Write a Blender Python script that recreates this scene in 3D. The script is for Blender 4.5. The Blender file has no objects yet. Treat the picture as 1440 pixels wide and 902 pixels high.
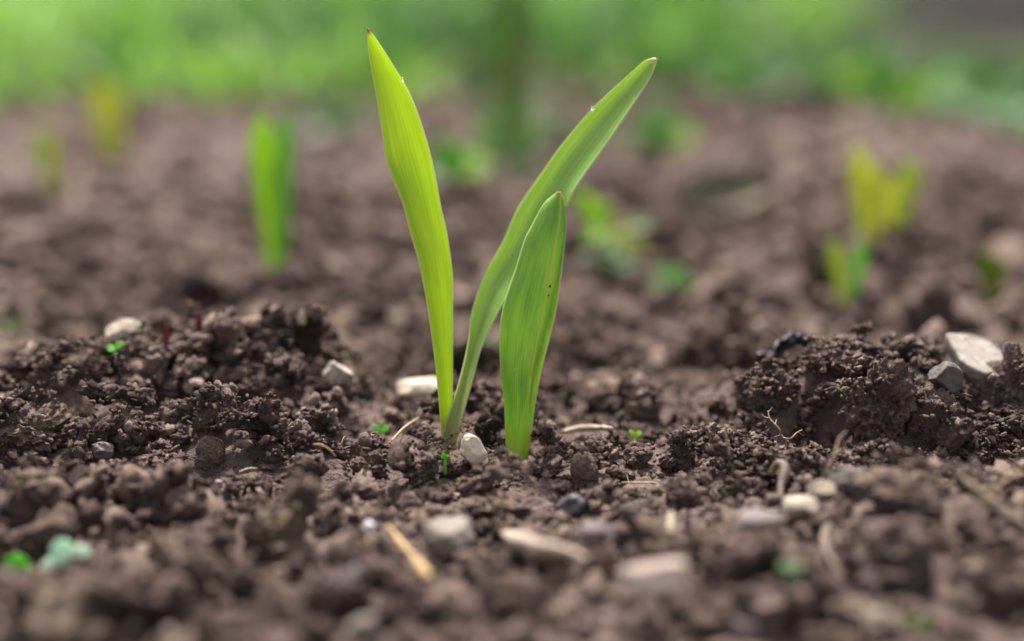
import bpy, bmesh, math
import numpy as np
from mathutils import Vector, Matrix

rng = np.random.default_rng(11)
scene = bpy.context.scene
COL = scene.collection
pi = math.pi

# ------------------------------------------------------------------ camera
PITCH = math.radians(15.4)
CAM = np.array([0.0, -0.3685, 0.14])
FWD = np.array([0.0, math.cos(PITCH), -math.sin(PITCH)])
UP = np.array([0.0, math.sin(PITCH), math.cos(PITCH)])
RIGHT = np.array([1.0, 0.0, 0.0])
FPX = 2000.0


def ray(px, py):
    return FWD + RIGHT * ((px - 720) / FPX) - UP * ((py - 451) / FPX)


def at(px, py, depth):
    return CAM + ray(px, py) * depth


def project(p):
    d = np.asarray(p) - CAM
    z = d @ FWD
    return 720 + FPX * (d @ RIGHT) / z, 451 - FPX * (d @ UP) / z, z


cd = bpy.data.cameras.new('camera')
cam = bpy.data.objects.new('camera', cd)
COL.objects.link(cam)
cam.location = CAM
cam.rotation_euler = (math.radians(90) - PITCH, 0, 0)
cd.sensor_width = 36
cd.lens = 50
cd.clip_start = 0.005
cd.clip_end = 500
cd.dof.use_dof = True
cd.dof.focus_distance = 0.3885
cd.dof.aperture_fstop = 2.65
scene.camera = cam


# ------------------------------------------------------------------ noise
def _hash(ix, iy, iz, seed):
    h = (ix.astype(np.uint32) * np.uint32(374761393) + iy.astype(np.uint32) * np.uint32(668265263)
         + iz.astype(np.uint32) * np.uint32(2147483647) + np.uint32((seed * 974634777 + 12345) & 0xffffffff))
    h = (h ^ (h >> np.uint32(13))) * np.uint32(1274126177)
    h = (h ^ (h >> np.uint32(16))) * np.uint32(2246822519)
    h = h ^ (h >> np.uint32(15))
    return h.astype(np.float64) / 4294967295.0 * 2 - 1


def vnoise(p, seed=0):
    p = np.asarray(p, float)
    i = np.floor(p).astype(np.int64)
    f = p - i
    f = f * f * f * (f * (f * 6 - 15) + 10)
    r = 0
    for dx in (0, 1):
        wx = f[:, 0] if dx else 1 - f[:, 0]
        for dy in (0, 1):
            wy = f[:, 1] if dy else 1 - f[:, 1]
            for dz in (0, 1):
                wz = f[:, 2] if dz else 1 - f[:, 2]
                r = r + wx * wy * wz * _hash(i[:, 0] + dx, i[:, 1] + dy, i[:, 2] + dz, seed)
    return r


def fbm(p, octaves=4, seed=0, gain=0.5):
    a, s, t = 1.0, 0, 0.0
    for o in range(octaves):
        s = s + a * vnoise(p * (2.03 ** o) + 7.3 * o, seed + o)
        t += a
        a *= gain
    return s / t


def fbm2(x, y, scale, octaves=4, seed=0):
    x = np.asarray(x, float)
    sh = x.shape
    p = np.stack([x.ravel() / scale, np.asarray(y, float).ravel() / scale, np.zeros(x.size) + 0.5], 1)
    return fbm(p, octaves, seed).reshape(sh)


def sstep(a, b, x):
    t = np.clip((x - a) / (b - a), 0, 1)
    return t * t * (3 - 2 * t)


# ------------------------------------------------------------------ objects
def tag(o, label=None, cat=None, group=None, kind=None):
    if label: o['label'] = label
    if cat: o['category'] = cat
    if group: o['group'] = group
    if kind: o['kind'] = kind
    return o


def build(name, V, F, mat, parent=None, origin=None, attrs=None, smooth=True):
    """one mesh object; V are world points, origin the world point of its base"""
    V = np.asarray(V, float)
    org = np.asarray(origin if origin is not None else (parent_loc(parent) if parent else (0, 0, 0)), float)
    me = bpy.data.meshes.new(name)
    V = V - org
    if isinstance(F, np.ndarray):
        n = F.shape[1]
        me.vertices.add(len(V)); me.vertices.foreach_set('co', V.astype(np.float32).ravel())
        me.loops.add(F.size); me.loops.foreach_set('vertex_index', F.astype(np.int32).ravel())
        me.polygons.add(len(F))
        me.polygons.foreach_set('loop_start', np.arange(0, F.size, n, dtype=np.int32))
        me.update(calc_edges=True)
        me.validate()
    else:
        me.from_pydata(V.tolist(), [], [list(f) for f in F]); me.update()
    if smooth:
        me.polygons.foreach_set('use_smooth', np.ones(len(me.polygons), dtype=bool))
    for k, val in (attrs or {}).items():
        val = np.asarray(val, np.float32)
        if val.ndim == 1:
            a = me.attributes.new(k, 'FLOAT', 'POINT'); a.data.foreach_set('value', val)
        else:
            a = me.attributes.new(k, 'FLOAT_COLOR', 'POINT')
            a.data.foreach_set('color', np.concatenate([val, np.ones((len(val), 1), np.float32)], 1).ravel())
    me.materials.append(mat)
    o = bpy.data.objects.new(name, me)
    COL.objects.link(o)
    if parent is not None:
        o.parent = parent
        if origin is not None:
            o.location = Vector(org) - Vector(parent_loc(parent))
    else:
        o.location = org
    return o


_loc = {}


def parent_loc(o):
    return _loc[o.name]


def empty(name, loc):
    o = bpy.data.objects.new(name, None)
    COL.objects.link(o)
    o.empty_display_size = 0.01
    o.location = loc
    _loc[o.name] = np.asarray(loc, float)
    return o


# ------------------------------------------------------------------ shapes
_ico = {}


def ico(sub):
    if sub not in _ico:
        bm = bmesh.new()
        bmesh.ops.create_icosphere(bm, subdivisions=sub, radius=1)
        v = np.array([x.co[:] for x in bm.verts]); bm.verts.index_update()
        f = np.array([[w.index for w in x.verts] for x in bm.faces])
        bm.free()
        v /= np.linalg.norm(v, axis=1)[:, None]
        _ico[sub] = (v, f)
    return _ico[sub]


def lump_radius(d, seed, kind='crumb', big=1.0):
    """radius of a soil clod along unit directions d: several fused crumbs, then roughness"""
    r = np.random.default_rng(seed)
    k = {'crumb': 7, 'porous': 16, 'block': 5, 'smooth': 4, 'flat': 7, 'spiky': 10}[kind]
    best = np.full(len(d), 0.45)
    for _ in range(k):
        c = r.normal(size=3); c /= np.linalg.norm(c)
        c *= r.uniform(0.35, 0.72)
        rho = r.uniform(0.24, 0.5) if kind in ('porous', 'spiky') else r.uniform(0.34, 0.66)
        b = d @ c
        disc = b * b - (c @ c) + rho * rho
        t = np.where(disc > 0, b + np.sqrt(np.maximum(disc, 0)), 0)
        best = np.maximum(best, t)
    if kind == 'smooth':
        best = 0.6 * best + 0.4 * 0.8
    amp = {'crumb': 1.0, 'porous': 0.95, 'block': 0.8, 'smooth': 0.5, 'flat': 0.7, 'spiky': 1.0}[kind] * big
    best = best * (1 + amp * (0.20 * fbm(d * 2.2 + seed, 2, seed) + 0.20 * fbm(d * 4.5 + seed, 2, seed + 5)
                              - 0.42 * np.abs(fbm(d * 4.2 + seed * 1.7, 2, seed + 9)) - 0.22 * np.abs(fbm(d * 9.5 + seed, 2, seed + 19)) + 0.11 * fbm(d * 17 + seed, 2, seed + 10)
                              + 0.08 * fbm(d * 38 + seed, 1, seed + 12)))
    if kind in ('porous', 'flat', 'spiky'):
        pit = vnoise(d * 6.5 + seed * 3.1, seed + 20)
        best = best * (1 - 0.22 * sstep(0.25, 0.6, pit))
    if kind == 'block':
        for _ in range(10):
            n = r.normal(size=3); n /= np.linalg.norm(n)
            h = r.uniform(0.55, 0.8)
            dn = d @ n
            lim = np.where(dn > 0.05, h / np.maximum(dn, 0.05), 9)
            best = np.minimum(best, lim * (1 + 0.05 * fbm(d * 9 + seed, 3, seed + 31)))
    return best


def rot_from(rx, ry, rz):
    cx, sx, cy, sy, cz, sz = math.cos(rx), math.sin(rx), math.cos(ry), math.sin(ry), math.cos(rz), math.sin(rz)
    X = np.array([[1, 0, 0], [0, cx, -sx], [0, sx, cx]])
    Y = np.array([[cy, 0, sy], [0, 1, 0], [-sy, 0, cy]])
    Z = np.array([[cz, -sz, 0], [sz, cz, 0], [0, 0, 1]])
    return Z @ Y @ X


def stone_verts(sub, seed, cuts=8, rough=0.03, hmin=0.62, hmax=0.9):
    d, f = ico(sub)
    r = np.random.default_rng(seed)
    rad = np.full(len(d), 1.0)
    for _ in range(cuts):
        n = r.normal(size=3); n /= np.linalg.norm(n)
        h = r.uniform(hmin, hmax)
        dn = d @ n
        rad = np.minimum(rad, np.where(dn > 0.05, h / np.maximum(dn, 0.05), 9))
    rad = rad * (1 + 2.2 * rough * fbm(d * 1.7 + seed, 2, seed) + rough * fbm(d * 6 + seed, 3, seed + 3))
    return d * rad[:, None], f


def catmull(pts, n):
    p = np.asarray(pts, float)
    if len(p) == 2:
        t = np.linspace(0, 1, n)[:, None]
        return p[0] * (1 - t) + p[1] * t
    q = np.vstack([2 * p[0] - p[1], p, 2 * p[-1] - p[-2]])
    out = []
    m = 24
    for i in range(1, len(q) - 2):
        for t in np.linspace(0, 1, m, endpoint=False):
            a, b, c, e = q[i - 1], q[i], q[i + 1], q[i + 2]
            out.append(0.5 * ((2 * b) + (c - a) * t + (2 * a - 5 * b + 4 * c - e) * t * t + (3 * b - a - 3 * c + e) * t ** 3))
    out.append(p[-1])
    out = np.array(out)
    s = np.concatenate([[0], np.cumsum(np.linalg.norm(np.diff(out, axis=0), axis=1))])
    s /= s[-1]
    u = np.linspace(0, 1, n)
    return np.stack([np.interp(u, s, out[:, k]) for k in range(p.shape[1])], 1)


def tube(path, radii, seg=8, n=None, wob=0.0, seed=0, flat=1.0):
    """tapered tube along a smooth path"""
    n = n or max(8, 5 * len(path))
    P = catmull(path, n)
    R = np.interp(np.linspace(0, 1, n), np.linspace(0, 1, len(radii)), radii)
    T = np.gradient(P, axis=0); T /= np.linalg.norm(T, axis=1)[:, None] + 1e-12
    ref = np.array([0.3, 0.2, 1.0]) if abs(T[n // 2][2]) < 0.8 else np.array([1.0, 0.1, 0.2])
    V = []
    for i in range(n):
        a = np.cross(T[i], ref); a /= np.linalg.norm(a) + 1e-12
        b = np.cross(T[i], a)
        for k in range(seg):
            th = 2 * pi * k / seg
            V.append(P[i] + R[i] * (math.cos(th) * a + flat * math.sin(th) * b))
    V = np.array(V)
    if wob:
        sc = 1.0 / max(np.mean(R) * 3, 1e-6)
        nz = np.stack([fbm(V * sc + 13.1 * k, 2, seed + k) for k in range(3)], 1)
        V = V + nz * wob * np.repeat(R, seg)[:, None]
    F = []
    for i in range(n - 1):
        for k in range(seg):
            F.append((i * seg + k, i * seg + (k + 1) % seg, (i + 1) * seg + (k + 1) % seg, (i + 1) * seg + k))
    F.append(tuple(range(seg))[::-1])
    F.append(tuple((n - 1) * seg + k for k in range(seg)))
    return V, F


def merge(*parts):
    VV, FF, o = [], [], 0
    for V, F in parts:
        VV.append(V)
        FF += [tuple(int(i) + o for i in f) for f in F]
        o += len(V)
    return np.vstack(VV), FF


def thick_sheet(P, T):
    """closed thin body round the grid of points P[nv, nu, 3] with thickness T[nv, nu]"""
    nv, nu = P.shape[:2]
    du = np.gradient(P, axis=1); dv = np.gradient(P, axis=0)
    N = np.cross(du, dv)
    N /= np.linalg.norm(N, axis=2)[:, :, None] + 1e-12
    T = np.broadcast_to(np.asarray(T, float), (nv, nu))
    A = (P + N * T[:, :, None] / 2).reshape(-1, 3)
    B = (P - N * T[:, :, None] / 2).reshape(-1, 3)
    V = np.vstack([A, B])
    o = nv * nu
    F = []
    for i in range(nv - 1):
        for j in range(nu - 1):
            a, b, c, d = i * nu + j, i * nu + j + 1, (i + 1) * nu + j + 1, (i + 1) * nu + j
            F.append((a, b, c, d)); F.append((o + d, o + c, o + b, o + a))
    for i in range(nv - 1):
        a, d = i * nu, (i + 1) * nu
        F.append((a, d, o + d, o + a))
        b, c = i * nu + nu - 1, (i + 1) * nu + nu - 1
        F.append((c, b, o + b, o + c))
    for j in range(nu - 1):
        F.append((j + 1, j, o + j, o + j + 1))
        a, b = (nv - 1) * nu + j, (nv - 1) * nu + j + 1
        F.append((a, b, o + b, o + a))
    uu = np.broadcast_to(np.linspace(0, 1, nu)[None, :], (nv, nu)).ravel()
    vv = np.broadcast_to(np.linspace(0, 1, nv)[:, None], (nv, nu)).ravel()
    return V, F, {'u': np.concatenate([uu, uu]), 'v': np.concatenate([vv, vv])}


def oval_leaf(base, tip, width, up=(0, 0, 1), curl=0.15, shape=0.7, nv=11, nu=7, thick=0.0004, sag=0.0):
    base, tip, up = (np.asarray(a, float) for a in (base, tip, up))
    ax = tip - base; L = np.linalg.norm(ax); ax /= L
    side = np.cross(ax, up); side /= np.linalg.norm(side) + 1e-9
    nrm = np.cross(side, ax)
    v = np.linspace(0, 1, nv)[:, None]; u = np.linspace(-1, 1, nu)[None, :]
    w = width / 2 * (np.sin(pi * np.clip(v, 0.015, 0.985)) ** shape)
    P = (base + ax * (v * L)[:, :, None] + side * (u * w)[:, :, None]
         + nrm * ((curl * width * (u ** 2) * np.sin(pi * v)) - sag * L * v ** 2)[:, :, None])
    return thick_sheet(P, thick)


def blade(base, tip, width, face, bend=0.0, fold=0.15, nv=22, nu=7, thick=0.0006, peak=0.55, prof_=(0.40, 0.66, 1, 0.92, 0.62, 0.05)):
    """long pointed leaf from base to tip, its flat side turned to the direction face"""
    base, tip, face = (np.asarray(a, float) for a in (base, tip, face))
    ax = tip - base; L = np.linalg.norm(ax); ax /= L
    side = np.cross(ax, face); side /= np.linalg.norm(side) + 1e-9
    nrm = np.cross(side, ax)
    v = np.linspace(0, 1, nv)[:, None]; u = np.linspace(-1, 1, nu)[None, :]
    prof = np.interp(v, [0, 0.25, peak, 0.8, 0.93, 1], prof_)
    w = width / 2 * prof
    P = (base + ax * (v * L)[:, :, None] + side * (u * w + bend * L * np.sin(v * pi) * 0.5)[:, :, None]
         + nrm * (fold * width * np.abs(u) ** 1.6 * prof + bend * L * v ** 2 * 0.3)[:, :, None])
    return thick_sheet(P, thick)


# ------------------------------------------------------------------ materials
def new_mat(name):
    m = bpy.data.materials.new(name)
    m.use_nodes = True
    nt = m.node_tree
    nt.nodes.clear()
    out = nt.nodes.new('ShaderNodeOutputMaterial')
    return m, nt, out


def nd(nt, typ, **kw):
    n = nt.nodes.new(typ)
    for k, v in kw.items():
        if k in ('operation', 'blend_type', 'data_type', 'attribute_name', 'feature', 'interpolation', 'noise_dimensions'):
            setattr(n, k, v)
        else:
            n.inputs[k].default_value = v
    return n


def ramp(nt, stops, fac, interp='LINEAR'):
    r = nt.nodes.new('ShaderNodeValToRGB')
    r.color_ramp.interpolation = interp
    e = r.color_ramp.elements
    while len(e) < len(stops): e.new(0.5)
    for x, (p, c) in zip(e, stops):
        x.position = p
        x.color = (*c, 1) if len(c) == 3 else c
    nt.links.new(fac, r.inputs['Fac'])
    return r.outputs['Color']


def math_(nt, op, a, b=None, c=None):
    n = nt.nodes.new('ShaderNodeMath'); n.operation = op
    for i, s in enumerate((a, b, c)):
        if s is None: continue
        if isinstance(s, (int, float)): n.inputs[i].default_value = s
        else: nt.links.new(s, n.inputs[i])
    return n.outputs[0]


def mixc(nt, fac, a, b, mode='MIX'):
    n = nt.nodes.new('ShaderNodeMix'); n.data_type = 'RGBA'; n.blend_type = mode
    for s, i in ((fac, 0), (a, 6), (b, 7)):
        if isinstance(s, (int, float)): n.inputs[i].default_value = s
        elif isinstance(s, tuple): n.inputs[i].default_value = (*s, 1)
        else: nt.links.new(s, n.inputs[i])
    return n.outputs[2]


def geo_pos(nt):
    return nt.nodes.new('ShaderNodeNewGeometry').outputs['Position']


def noise_(nt, vec, scale, detail=3, rough=0.6, dist=0.0):
    n = nd(nt, 'ShaderNodeTexNoise', Scale=scale, Detail=detail, Roughness=rough, Distortion=dist)
    nt.links.new(vec, n.inputs['Vector'])
    return n.outputs['Fac']


def attr(nt, name, color=False):
    n = nd(nt, 'ShaderNodeAttribute', attribute_name=name)
    return n.outputs['Color'] if color else n.outputs['Fac']


def soil_material(name, dark=(0.038, 0.026, 0.0225), mid=(0.129, 0.091, 0.081), light=(0.335, 0.252, 0.212), use_tint=True, bump=1.0):
    m, nt, out = new_mat(name)
    pos = geo_pos(nt)
    b = nd(nt, 'ShaderNodeBsdfPrincipled', Roughness=0.95)
    b.inputs['Specular IOR Level'].default_value = 0.12
    n1 = noise_(nt, pos, 55, 3, 0.6)
    n2 = noise_(nt, pos, 420, 5, 0.7)
    n3 = noise_(nt, pos, 2300, 3, 0.7)
    f = math_(nt, 'MULTIPLY_ADD', n2, 0.75, math_(nt, 'MULTIPLY_ADD', n3, 0.55, -0.17))
    f = math_(nt, 'ADD', f, math_(nt, 'MULTIPLY_ADD', n1, 0.5, -0.25))
    f = math_(nt, 'ADD', f, math_(nt, 'MULTIPLY_ADD', noise_(nt, pos, 9, 2, 0.5), 0.5, -0.27))
    if use_tint:
        f = math_(nt, 'ADD', f, math_(nt, 'MULTIPLY_ADD', attr(nt, 'tint'), 0.5, -0.25))
    c = ramp(nt, [(0.12, dark), (0.48, mid), (0.86, light)], f)
    # slight violet and ochre drift between patches, as in clay rich soil
    hue = noise_(nt, pos, 170, 2, 0.5)
    c = mixc(nt, 1.0, c, ramp(nt, [(0.3, (1.0, 0.94, 0.98)), (0.5, (1, 1, 1)), (0.7, (1.06, 1.0, 0.88))], hue), 'MULTIPLY')
    nt.links.new(c, b.inputs['Base Color'])
    bp = nd(nt, 'ShaderNodeBump', Strength=1.0 * bump, Distance=0.0022)
    nt.links.new(math_(nt, 'ADD', n2, math_(nt, 'MULTIPLY', n3, 0.5)), bp.inputs['Height'])
    nt.links.new(bp.outputs[0], b.inputs['Normal'])
    nt.links.new(b.outputs[0], out.inputs[0])
    return m


def stone_material(name, a, b_, rough=0.8, scale=300, spots=None, bump=0.5, dirt=None):
    m, nt, out = new_mat(name)
    pos = geo_pos(nt)
    b = nd(nt, 'ShaderNodeBsdfPrincipled', Roughness=rough)
    b.inputs['Specular IOR Level'].default_value = 0.25
    n1 = noise_(nt, pos, scale, 5, 0.65)
    n2 = noise_(nt, pos, scale * 5, 3, 0.7)
    f = math_(nt, 'MULTIPLY_ADD', n2, 0.4, math_(nt, 'MULTIPLY', n1, 0.6))
    c = ramp(nt, [(0.32, a), (0.66, b_)], f)
    if spots:
        c = mixc(nt, ramp(nt, [(0.60, (0, 0, 0)), (0.72, (1, 1, 1))], noise_(nt, pos, scale * 1.4, 3, 0.6, 0.6)), c, spots)
    if dirt:
        c = mixc(nt, ramp(nt, [(0.44, (0, 0, 0)), (0.62, (0.9, 0.9, 0.9))], noise_(nt, pos, scale * 0.5, 5, 0.7)), c, dirt)
    nt.links.new(c, b.inputs['Base Color'])
    bp = nd(nt, 'ShaderNodeBump', Strength=bump, Distance=0.0005)
    nt.links.new(f, bp.inputs['Height'])
    nt.links.new(bp.outputs[0], b.inputs['Normal'])
    nt.links.new(b.outputs[0], out.inputs[0])
    return m


def leaf_material(name, ca, cb, ta, tb, trans=0.5, rough=0.42, margin=(0.55, 0.62, 0.22), basec=None, tip=None,
                  veins=70.0, midrib=None, spec=0.45, patch=0.35, base_len=0.12):
    """striped living leaf: u runs across the blade, v along it; light passes through it"""
    m, nt, out = new_mat(name)
    u, v = attr(nt, 'u'), attr(nt, 'v')
    cmb = nt.nodes.new('ShaderNodeCombineXYZ')
    nt.links.new(math_(nt, 'MULTIPLY', u, veins), cmb.inputs[0])
    nt.links.new(math_(nt, 'MULTIPLY', v, 2.2), cmb.inputs[1])
    st = noise_(nt, cmb.outputs[0], 1.0, 3, 0.65)
    cmb2 = nt.nodes.new('ShaderNodeCombineXYZ')
    nt.links.new(math_(nt, 'MULTIPLY', u, 5.0), cmb2.inputs[0])
    nt.links.new(math_(nt, 'MULTIPLY', v, 6.0), cmb2.inputs[1])
    big = noise_(nt, cmb2.outputs[0], 1.0, 3, 0.6, 0.4)
    w_ = math_(nt, 'SINE', math_(nt, 'MULTIPLY', u, veins * 1.25))
    st = math_(nt, 'ADD', st, math_(nt, 'MULTIPLY', w_, 0.055))
    f = math_(nt, 'ADD', math_(nt, 'MULTIPLY_ADD', st, 1.5 * (1 - patch), -0.25 * (1 - patch)), math_(nt, 'MULTIPLY_ADD', big, 1.3 * patch, -0.15 * patch))
    cr = ramp(nt, [(0.34, ca), (0.64, cb)], f)
    ct = ramp(nt, [(0.34, ta), (0.64, tb)], f)
    edge = math_(nt, 'MULTIPLY', math_(nt, 'ABSOLUTE', math_(nt, 'SUBTRACT', u, 0.5)), 2.0)
    em = ramp(nt, [(0.90, (0, 0, 0)), (0.985, (1, 1, 1))], edge)
    if margin:
        cr = mixc(nt, em, cr, margin)
        ct = mixc(nt, em, ct, margin)
    if midrib:
        mm = ramp(nt, [(0.0, (1, 1, 1)), (midrib[1], (0, 0, 0))], math_(nt, 'ABSOLUTE', math_(nt, 'SUBTRACT', u, midrib[0])))
        cr = mixc(nt, mm, cr, midrib[2]); ct = mixc(nt, mm, ct, midrib[2])
    if basec:
        bm_ = ramp(nt, [(0.0, (0.95, 0.95, 0.95)), (base_len, (0, 0, 0))], v)
        cr = mixc(nt, bm_, cr, basec); ct = mixc(nt, bm_, ct, basec)
    if tip:
        tm = ramp(nt, [(0.982, (0, 0, 0)), (0.997, (1, 1, 1))], v)
        cr = mixc(nt, tm, cr, tip); ct = mixc(nt, tm, ct, tip)
    p = nd(nt, 'ShaderNodeBsdfPrincipled', Roughness=rough)
    p.inputs['Specular IOR Level'].default_value = spec
    nt.links.new(cr, p.inputs['Base Color'])
    t = nt.nodes.new('ShaderNodeBsdfTranslucent')
    nt.links.new(ct, t.inputs['Color'])
    bp = nd(nt, 'ShaderNodeBump', Strength=0.55, Distance=0.0004)
    nt.links.new(st, bp.inputs['Height'])
    nt.links.new(bp.outputs[0], p.inputs['Normal'])
    mx = nd(nt, 'ShaderNodeMixShader', Fac=trans)
    nt.links.new(p.outputs[0], mx.inputs[1]); nt.links.new(t.outputs[0], mx.inputs[2])
    nt.links.new(mx.outputs[0], out.inputs[0])
    return m


def plain_leaf(name, c, t=None, trans=0.56, rough=0.5, var=0.25):
    m, nt, out = new_mat(name)
    pos = geo_pos(nt)
    n = noise_(nt, pos, 260, 3, 0.6)
    lo = tuple(x * (1 - var) for x in c); hi = tuple(x * (1 + var) for x in c)
    p = nd(nt, 'ShaderNodeBsdfPrincipled', Roughness=rough)
    nt.links.new(ramp(nt, [(0.3, lo), (0.7, hi)], n), p.inputs['Base Color'])
    tr = nt.nodes.new('ShaderNodeBsdfTranslucent')
    tr.inputs['Color'].default_value = (*(t or tuple(min(1, x * 1.6) for x in c)), 1)
    mx = nd(nt, 'ShaderNodeMixShader', Fac=trans)
    nt.links.new(p.outputs[0], mx.inputs[1]); nt.links.new(tr.outputs[0], mx.inputs[2])
    nt.links.new(mx.outputs[0], out.inputs[0])
    return m


def fibre_material(name, a, b_, rough=0.7, scale=700, trans=0.0):
    return stone_material(name, a, b_, rough, scale, bump=0.35)


SOIL = soil_material('soil')
SOIL_DARK = soil_material('damp_soil', (0.02, 0.016, 0.0145), (0.055, 0.042, 0.036), (0.12, 0.093, 0.078))
SOIL_VIOLET = soil_material('violet_soil', (0.045, 0.033, 0.032), (0.13, 0.095, 0.092), (0.25, 0.192, 0.182))
SOIL_PALE = soil_material('dry_soil', (0.050, 0.037, 0.031), (0.175, 0.132, 0.105), (0.33, 0.26, 0.21))

# ------------------------------------------------------------------ terrain


# hollows between the clods
PITS = [(-0.089, 0.020, 0.006, 0.009), (-0.078, 0.018, 0.005, 0.008), (-0.125, 0.012, 0.007, 0.008), (-0.084, -0.012, 0.007, 0.008),
        (-0.132, -0.014, 0.008, 0.007), (0.131, 0.012, 0.007, 0.012), (0.062, 0.022, 0.008, 0.008), (0.112, -0.028, 0.010, 0.007),
        (0.045, -0.010, 0.006, 0.004), (-0.045, 0.012, 0.006, 0.006), (-0.055, -0.03, 0.008, 0.006), (0.02, -0.03, 0.007, 0.005),
        (0.085, 0.004, 0.008, 0.008)]


def macro(x, y):
    x = np.asarray(x, float); y = np.asarray(y, float)
    z = np.full(np.broadcast(x, y).shape, -0.0035)
    # left mound
    yy = np.where(y < 0.045, (y - 0.045) / 0.042, (y - 0.045) / 0.026)
    xx = np.where(x > -0.108, (x + 0.108) / 0.050, (x + 0.108) / 0.055)
    z = z + 0.0175 * np.exp(-(np.abs(xx) ** 2.4) - yy ** 2)
    z = z + 0.010 * np.exp(-((x + 0.066) / 0.020) ** 2 - ((y - 0.042) / 0.018) ** 2)
    # right bank: steep front face, flat crest, falls away behind
    edge = 0.058 + 0.008 * fbm2(x, y, 0.03, 3, 3)
    bank = sstep(edge - 0.016, edge + 0.040, x)
    crest = 0.0225 + 0.0005 * sstep(0.085, 0.12, x) + 0.004 * fbm2(x, y, 0.022, 3, 8)
    z = z + bank * crest * sstep(-0.012, 0.022, y - 0.006 * fbm2(x, y, 0.02, 2, 5)) * (1 - sstep(0.034, 0.075, y))
    # heap in the right foreground
    z = z + 0.010 * np.exp(-((x - 0.105) / 0.032) ** 2 - ((y + 0.048) / 0.016) ** 2)
    # general unevenness, none right at the sprouts
    keep = 1 - np.exp(-(x ** 2 + y ** 2) / 0.035 ** 2)
    z = z + keep * (0.0046 * fbm2(x, y, 0.038, 4, 1) + 0.013 * fbm2(x, y, 0.22, 3, 2) * sstep(0.07, 0.25, y))
    for (hx, hy, hr, hd) in PITS:
        z = z - hd * np.exp(-((x - hx) ** 2 + (y - hy) ** 2) / hr ** 2)
    z = z - 0.006 * sstep(0.05, 0.11, y) * (1 - sstep(0.11, 0.22, y))
    return z


class HMap:
    def __init__(s, x0, x1, y0, y1, res):
        s.x0, s.y0, s.res = x0, y0, res
        s.xs = np.arange(x0, x1, res); s.ys = np.arange(y0, y1, res)
        X, Y = np.meshgrid(s.xs, s.ys)
        s.Z = macro(X, Y)
        s.x1, s.y1 = s.xs[-1], s.ys[-1]

    def inside(s, x, y):
        return s.x0 < x < s.x1 and s.y0 < y < s.y1

    def z(s, x, y):
        i = np.clip(((np.asarray(y) - s.y0) / s.res).astype(int), 0, len(s.ys) - 1)
        j = np.clip(((np.asarray(x) - s.x0) / s.res).astype(int), 0, len(s.xs) - 1)
        return s.Z[i, j]

    def drop(s, x, y, rx, ry, rz, sink=0.45):
        i0 = max(0, int((y - ry - s.y0) / s.res)); i1 = min(len(s.ys), int((y + ry - s.y0) / s.res) + 2)
        j0 = max(0, int((x - rx - s.x0) / s.res)); j1 = min(len(s.xs), int((x + rx - s.x0) / s.res) + 2)
        if i1 <= i0 or j1 <= j0:
            return None
        xx = (s.xs[j0:j1] - x) / rx; yy = (s.ys[i0:i1] - y) / ry
        q = xx[None, :] ** 2 + yy[:, None] ** 2
        sub = s.Z[i0:i1, j0:j1]
        m = q < 0.55
        if not m.any():
            base = float(s.z(x, y))
        else:
            v = sub[m]
            base = 0.5 * v.mean() + 0.5 * np.percentile(v, 75)
        zc = base + rz * (1 - 2 * sink) * 0.9
        top = zc + rz * 0.85 * np.sqrt(np.clip(1 - q, 0, 1))
        s.Z[i0:i1, j0:j1] = np.where(q < 1, np.maximum(sub, top), sub)
        return zc


near = HMap(-0.30, 0.30, -0.16, 0.42, 0.0006)
far = HMap(-0.95, 0.95, 0.38, 1.45, 0.003)


def hmz(x, y):
    return near.z(x, y) if near.inside(x, y) else (far.z(x, y) if far.inside(x, y) else macro(x, y))


def hit(px, py, tmin=0.24):
    """first point of the heaped soil seen along a picture ray -> world point, depth"""
    d = ray(px, py)
    ts = np.concatenate([np.arange(0.24, 0.86, 0.0008), np.arange(0.86, 3.5, 0.004)])
    P = CAM[None, :] + ts[:, None] * d[None, :]
    inn = (np.abs(P[:, 0]) < 0.299) & (P[:, 1] > -0.158) & (P[:, 1] < 0.419)
    inf = (np.abs(P[:, 0]) < 0.94) & (P[:, 1] >= 0.419) & (P[:, 1] < 1.44)
    Z = np.full(len(ts), -0.0035)
    Z[inn] = near.z(P[inn, 0], P[inn, 1]); Z[inf] = far.z(P[inf, 0], P[inf, 1])
    k = np.argmax((P[:, 2] < Z) & (ts > tmin))
    return P[k], ts[k]


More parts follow.
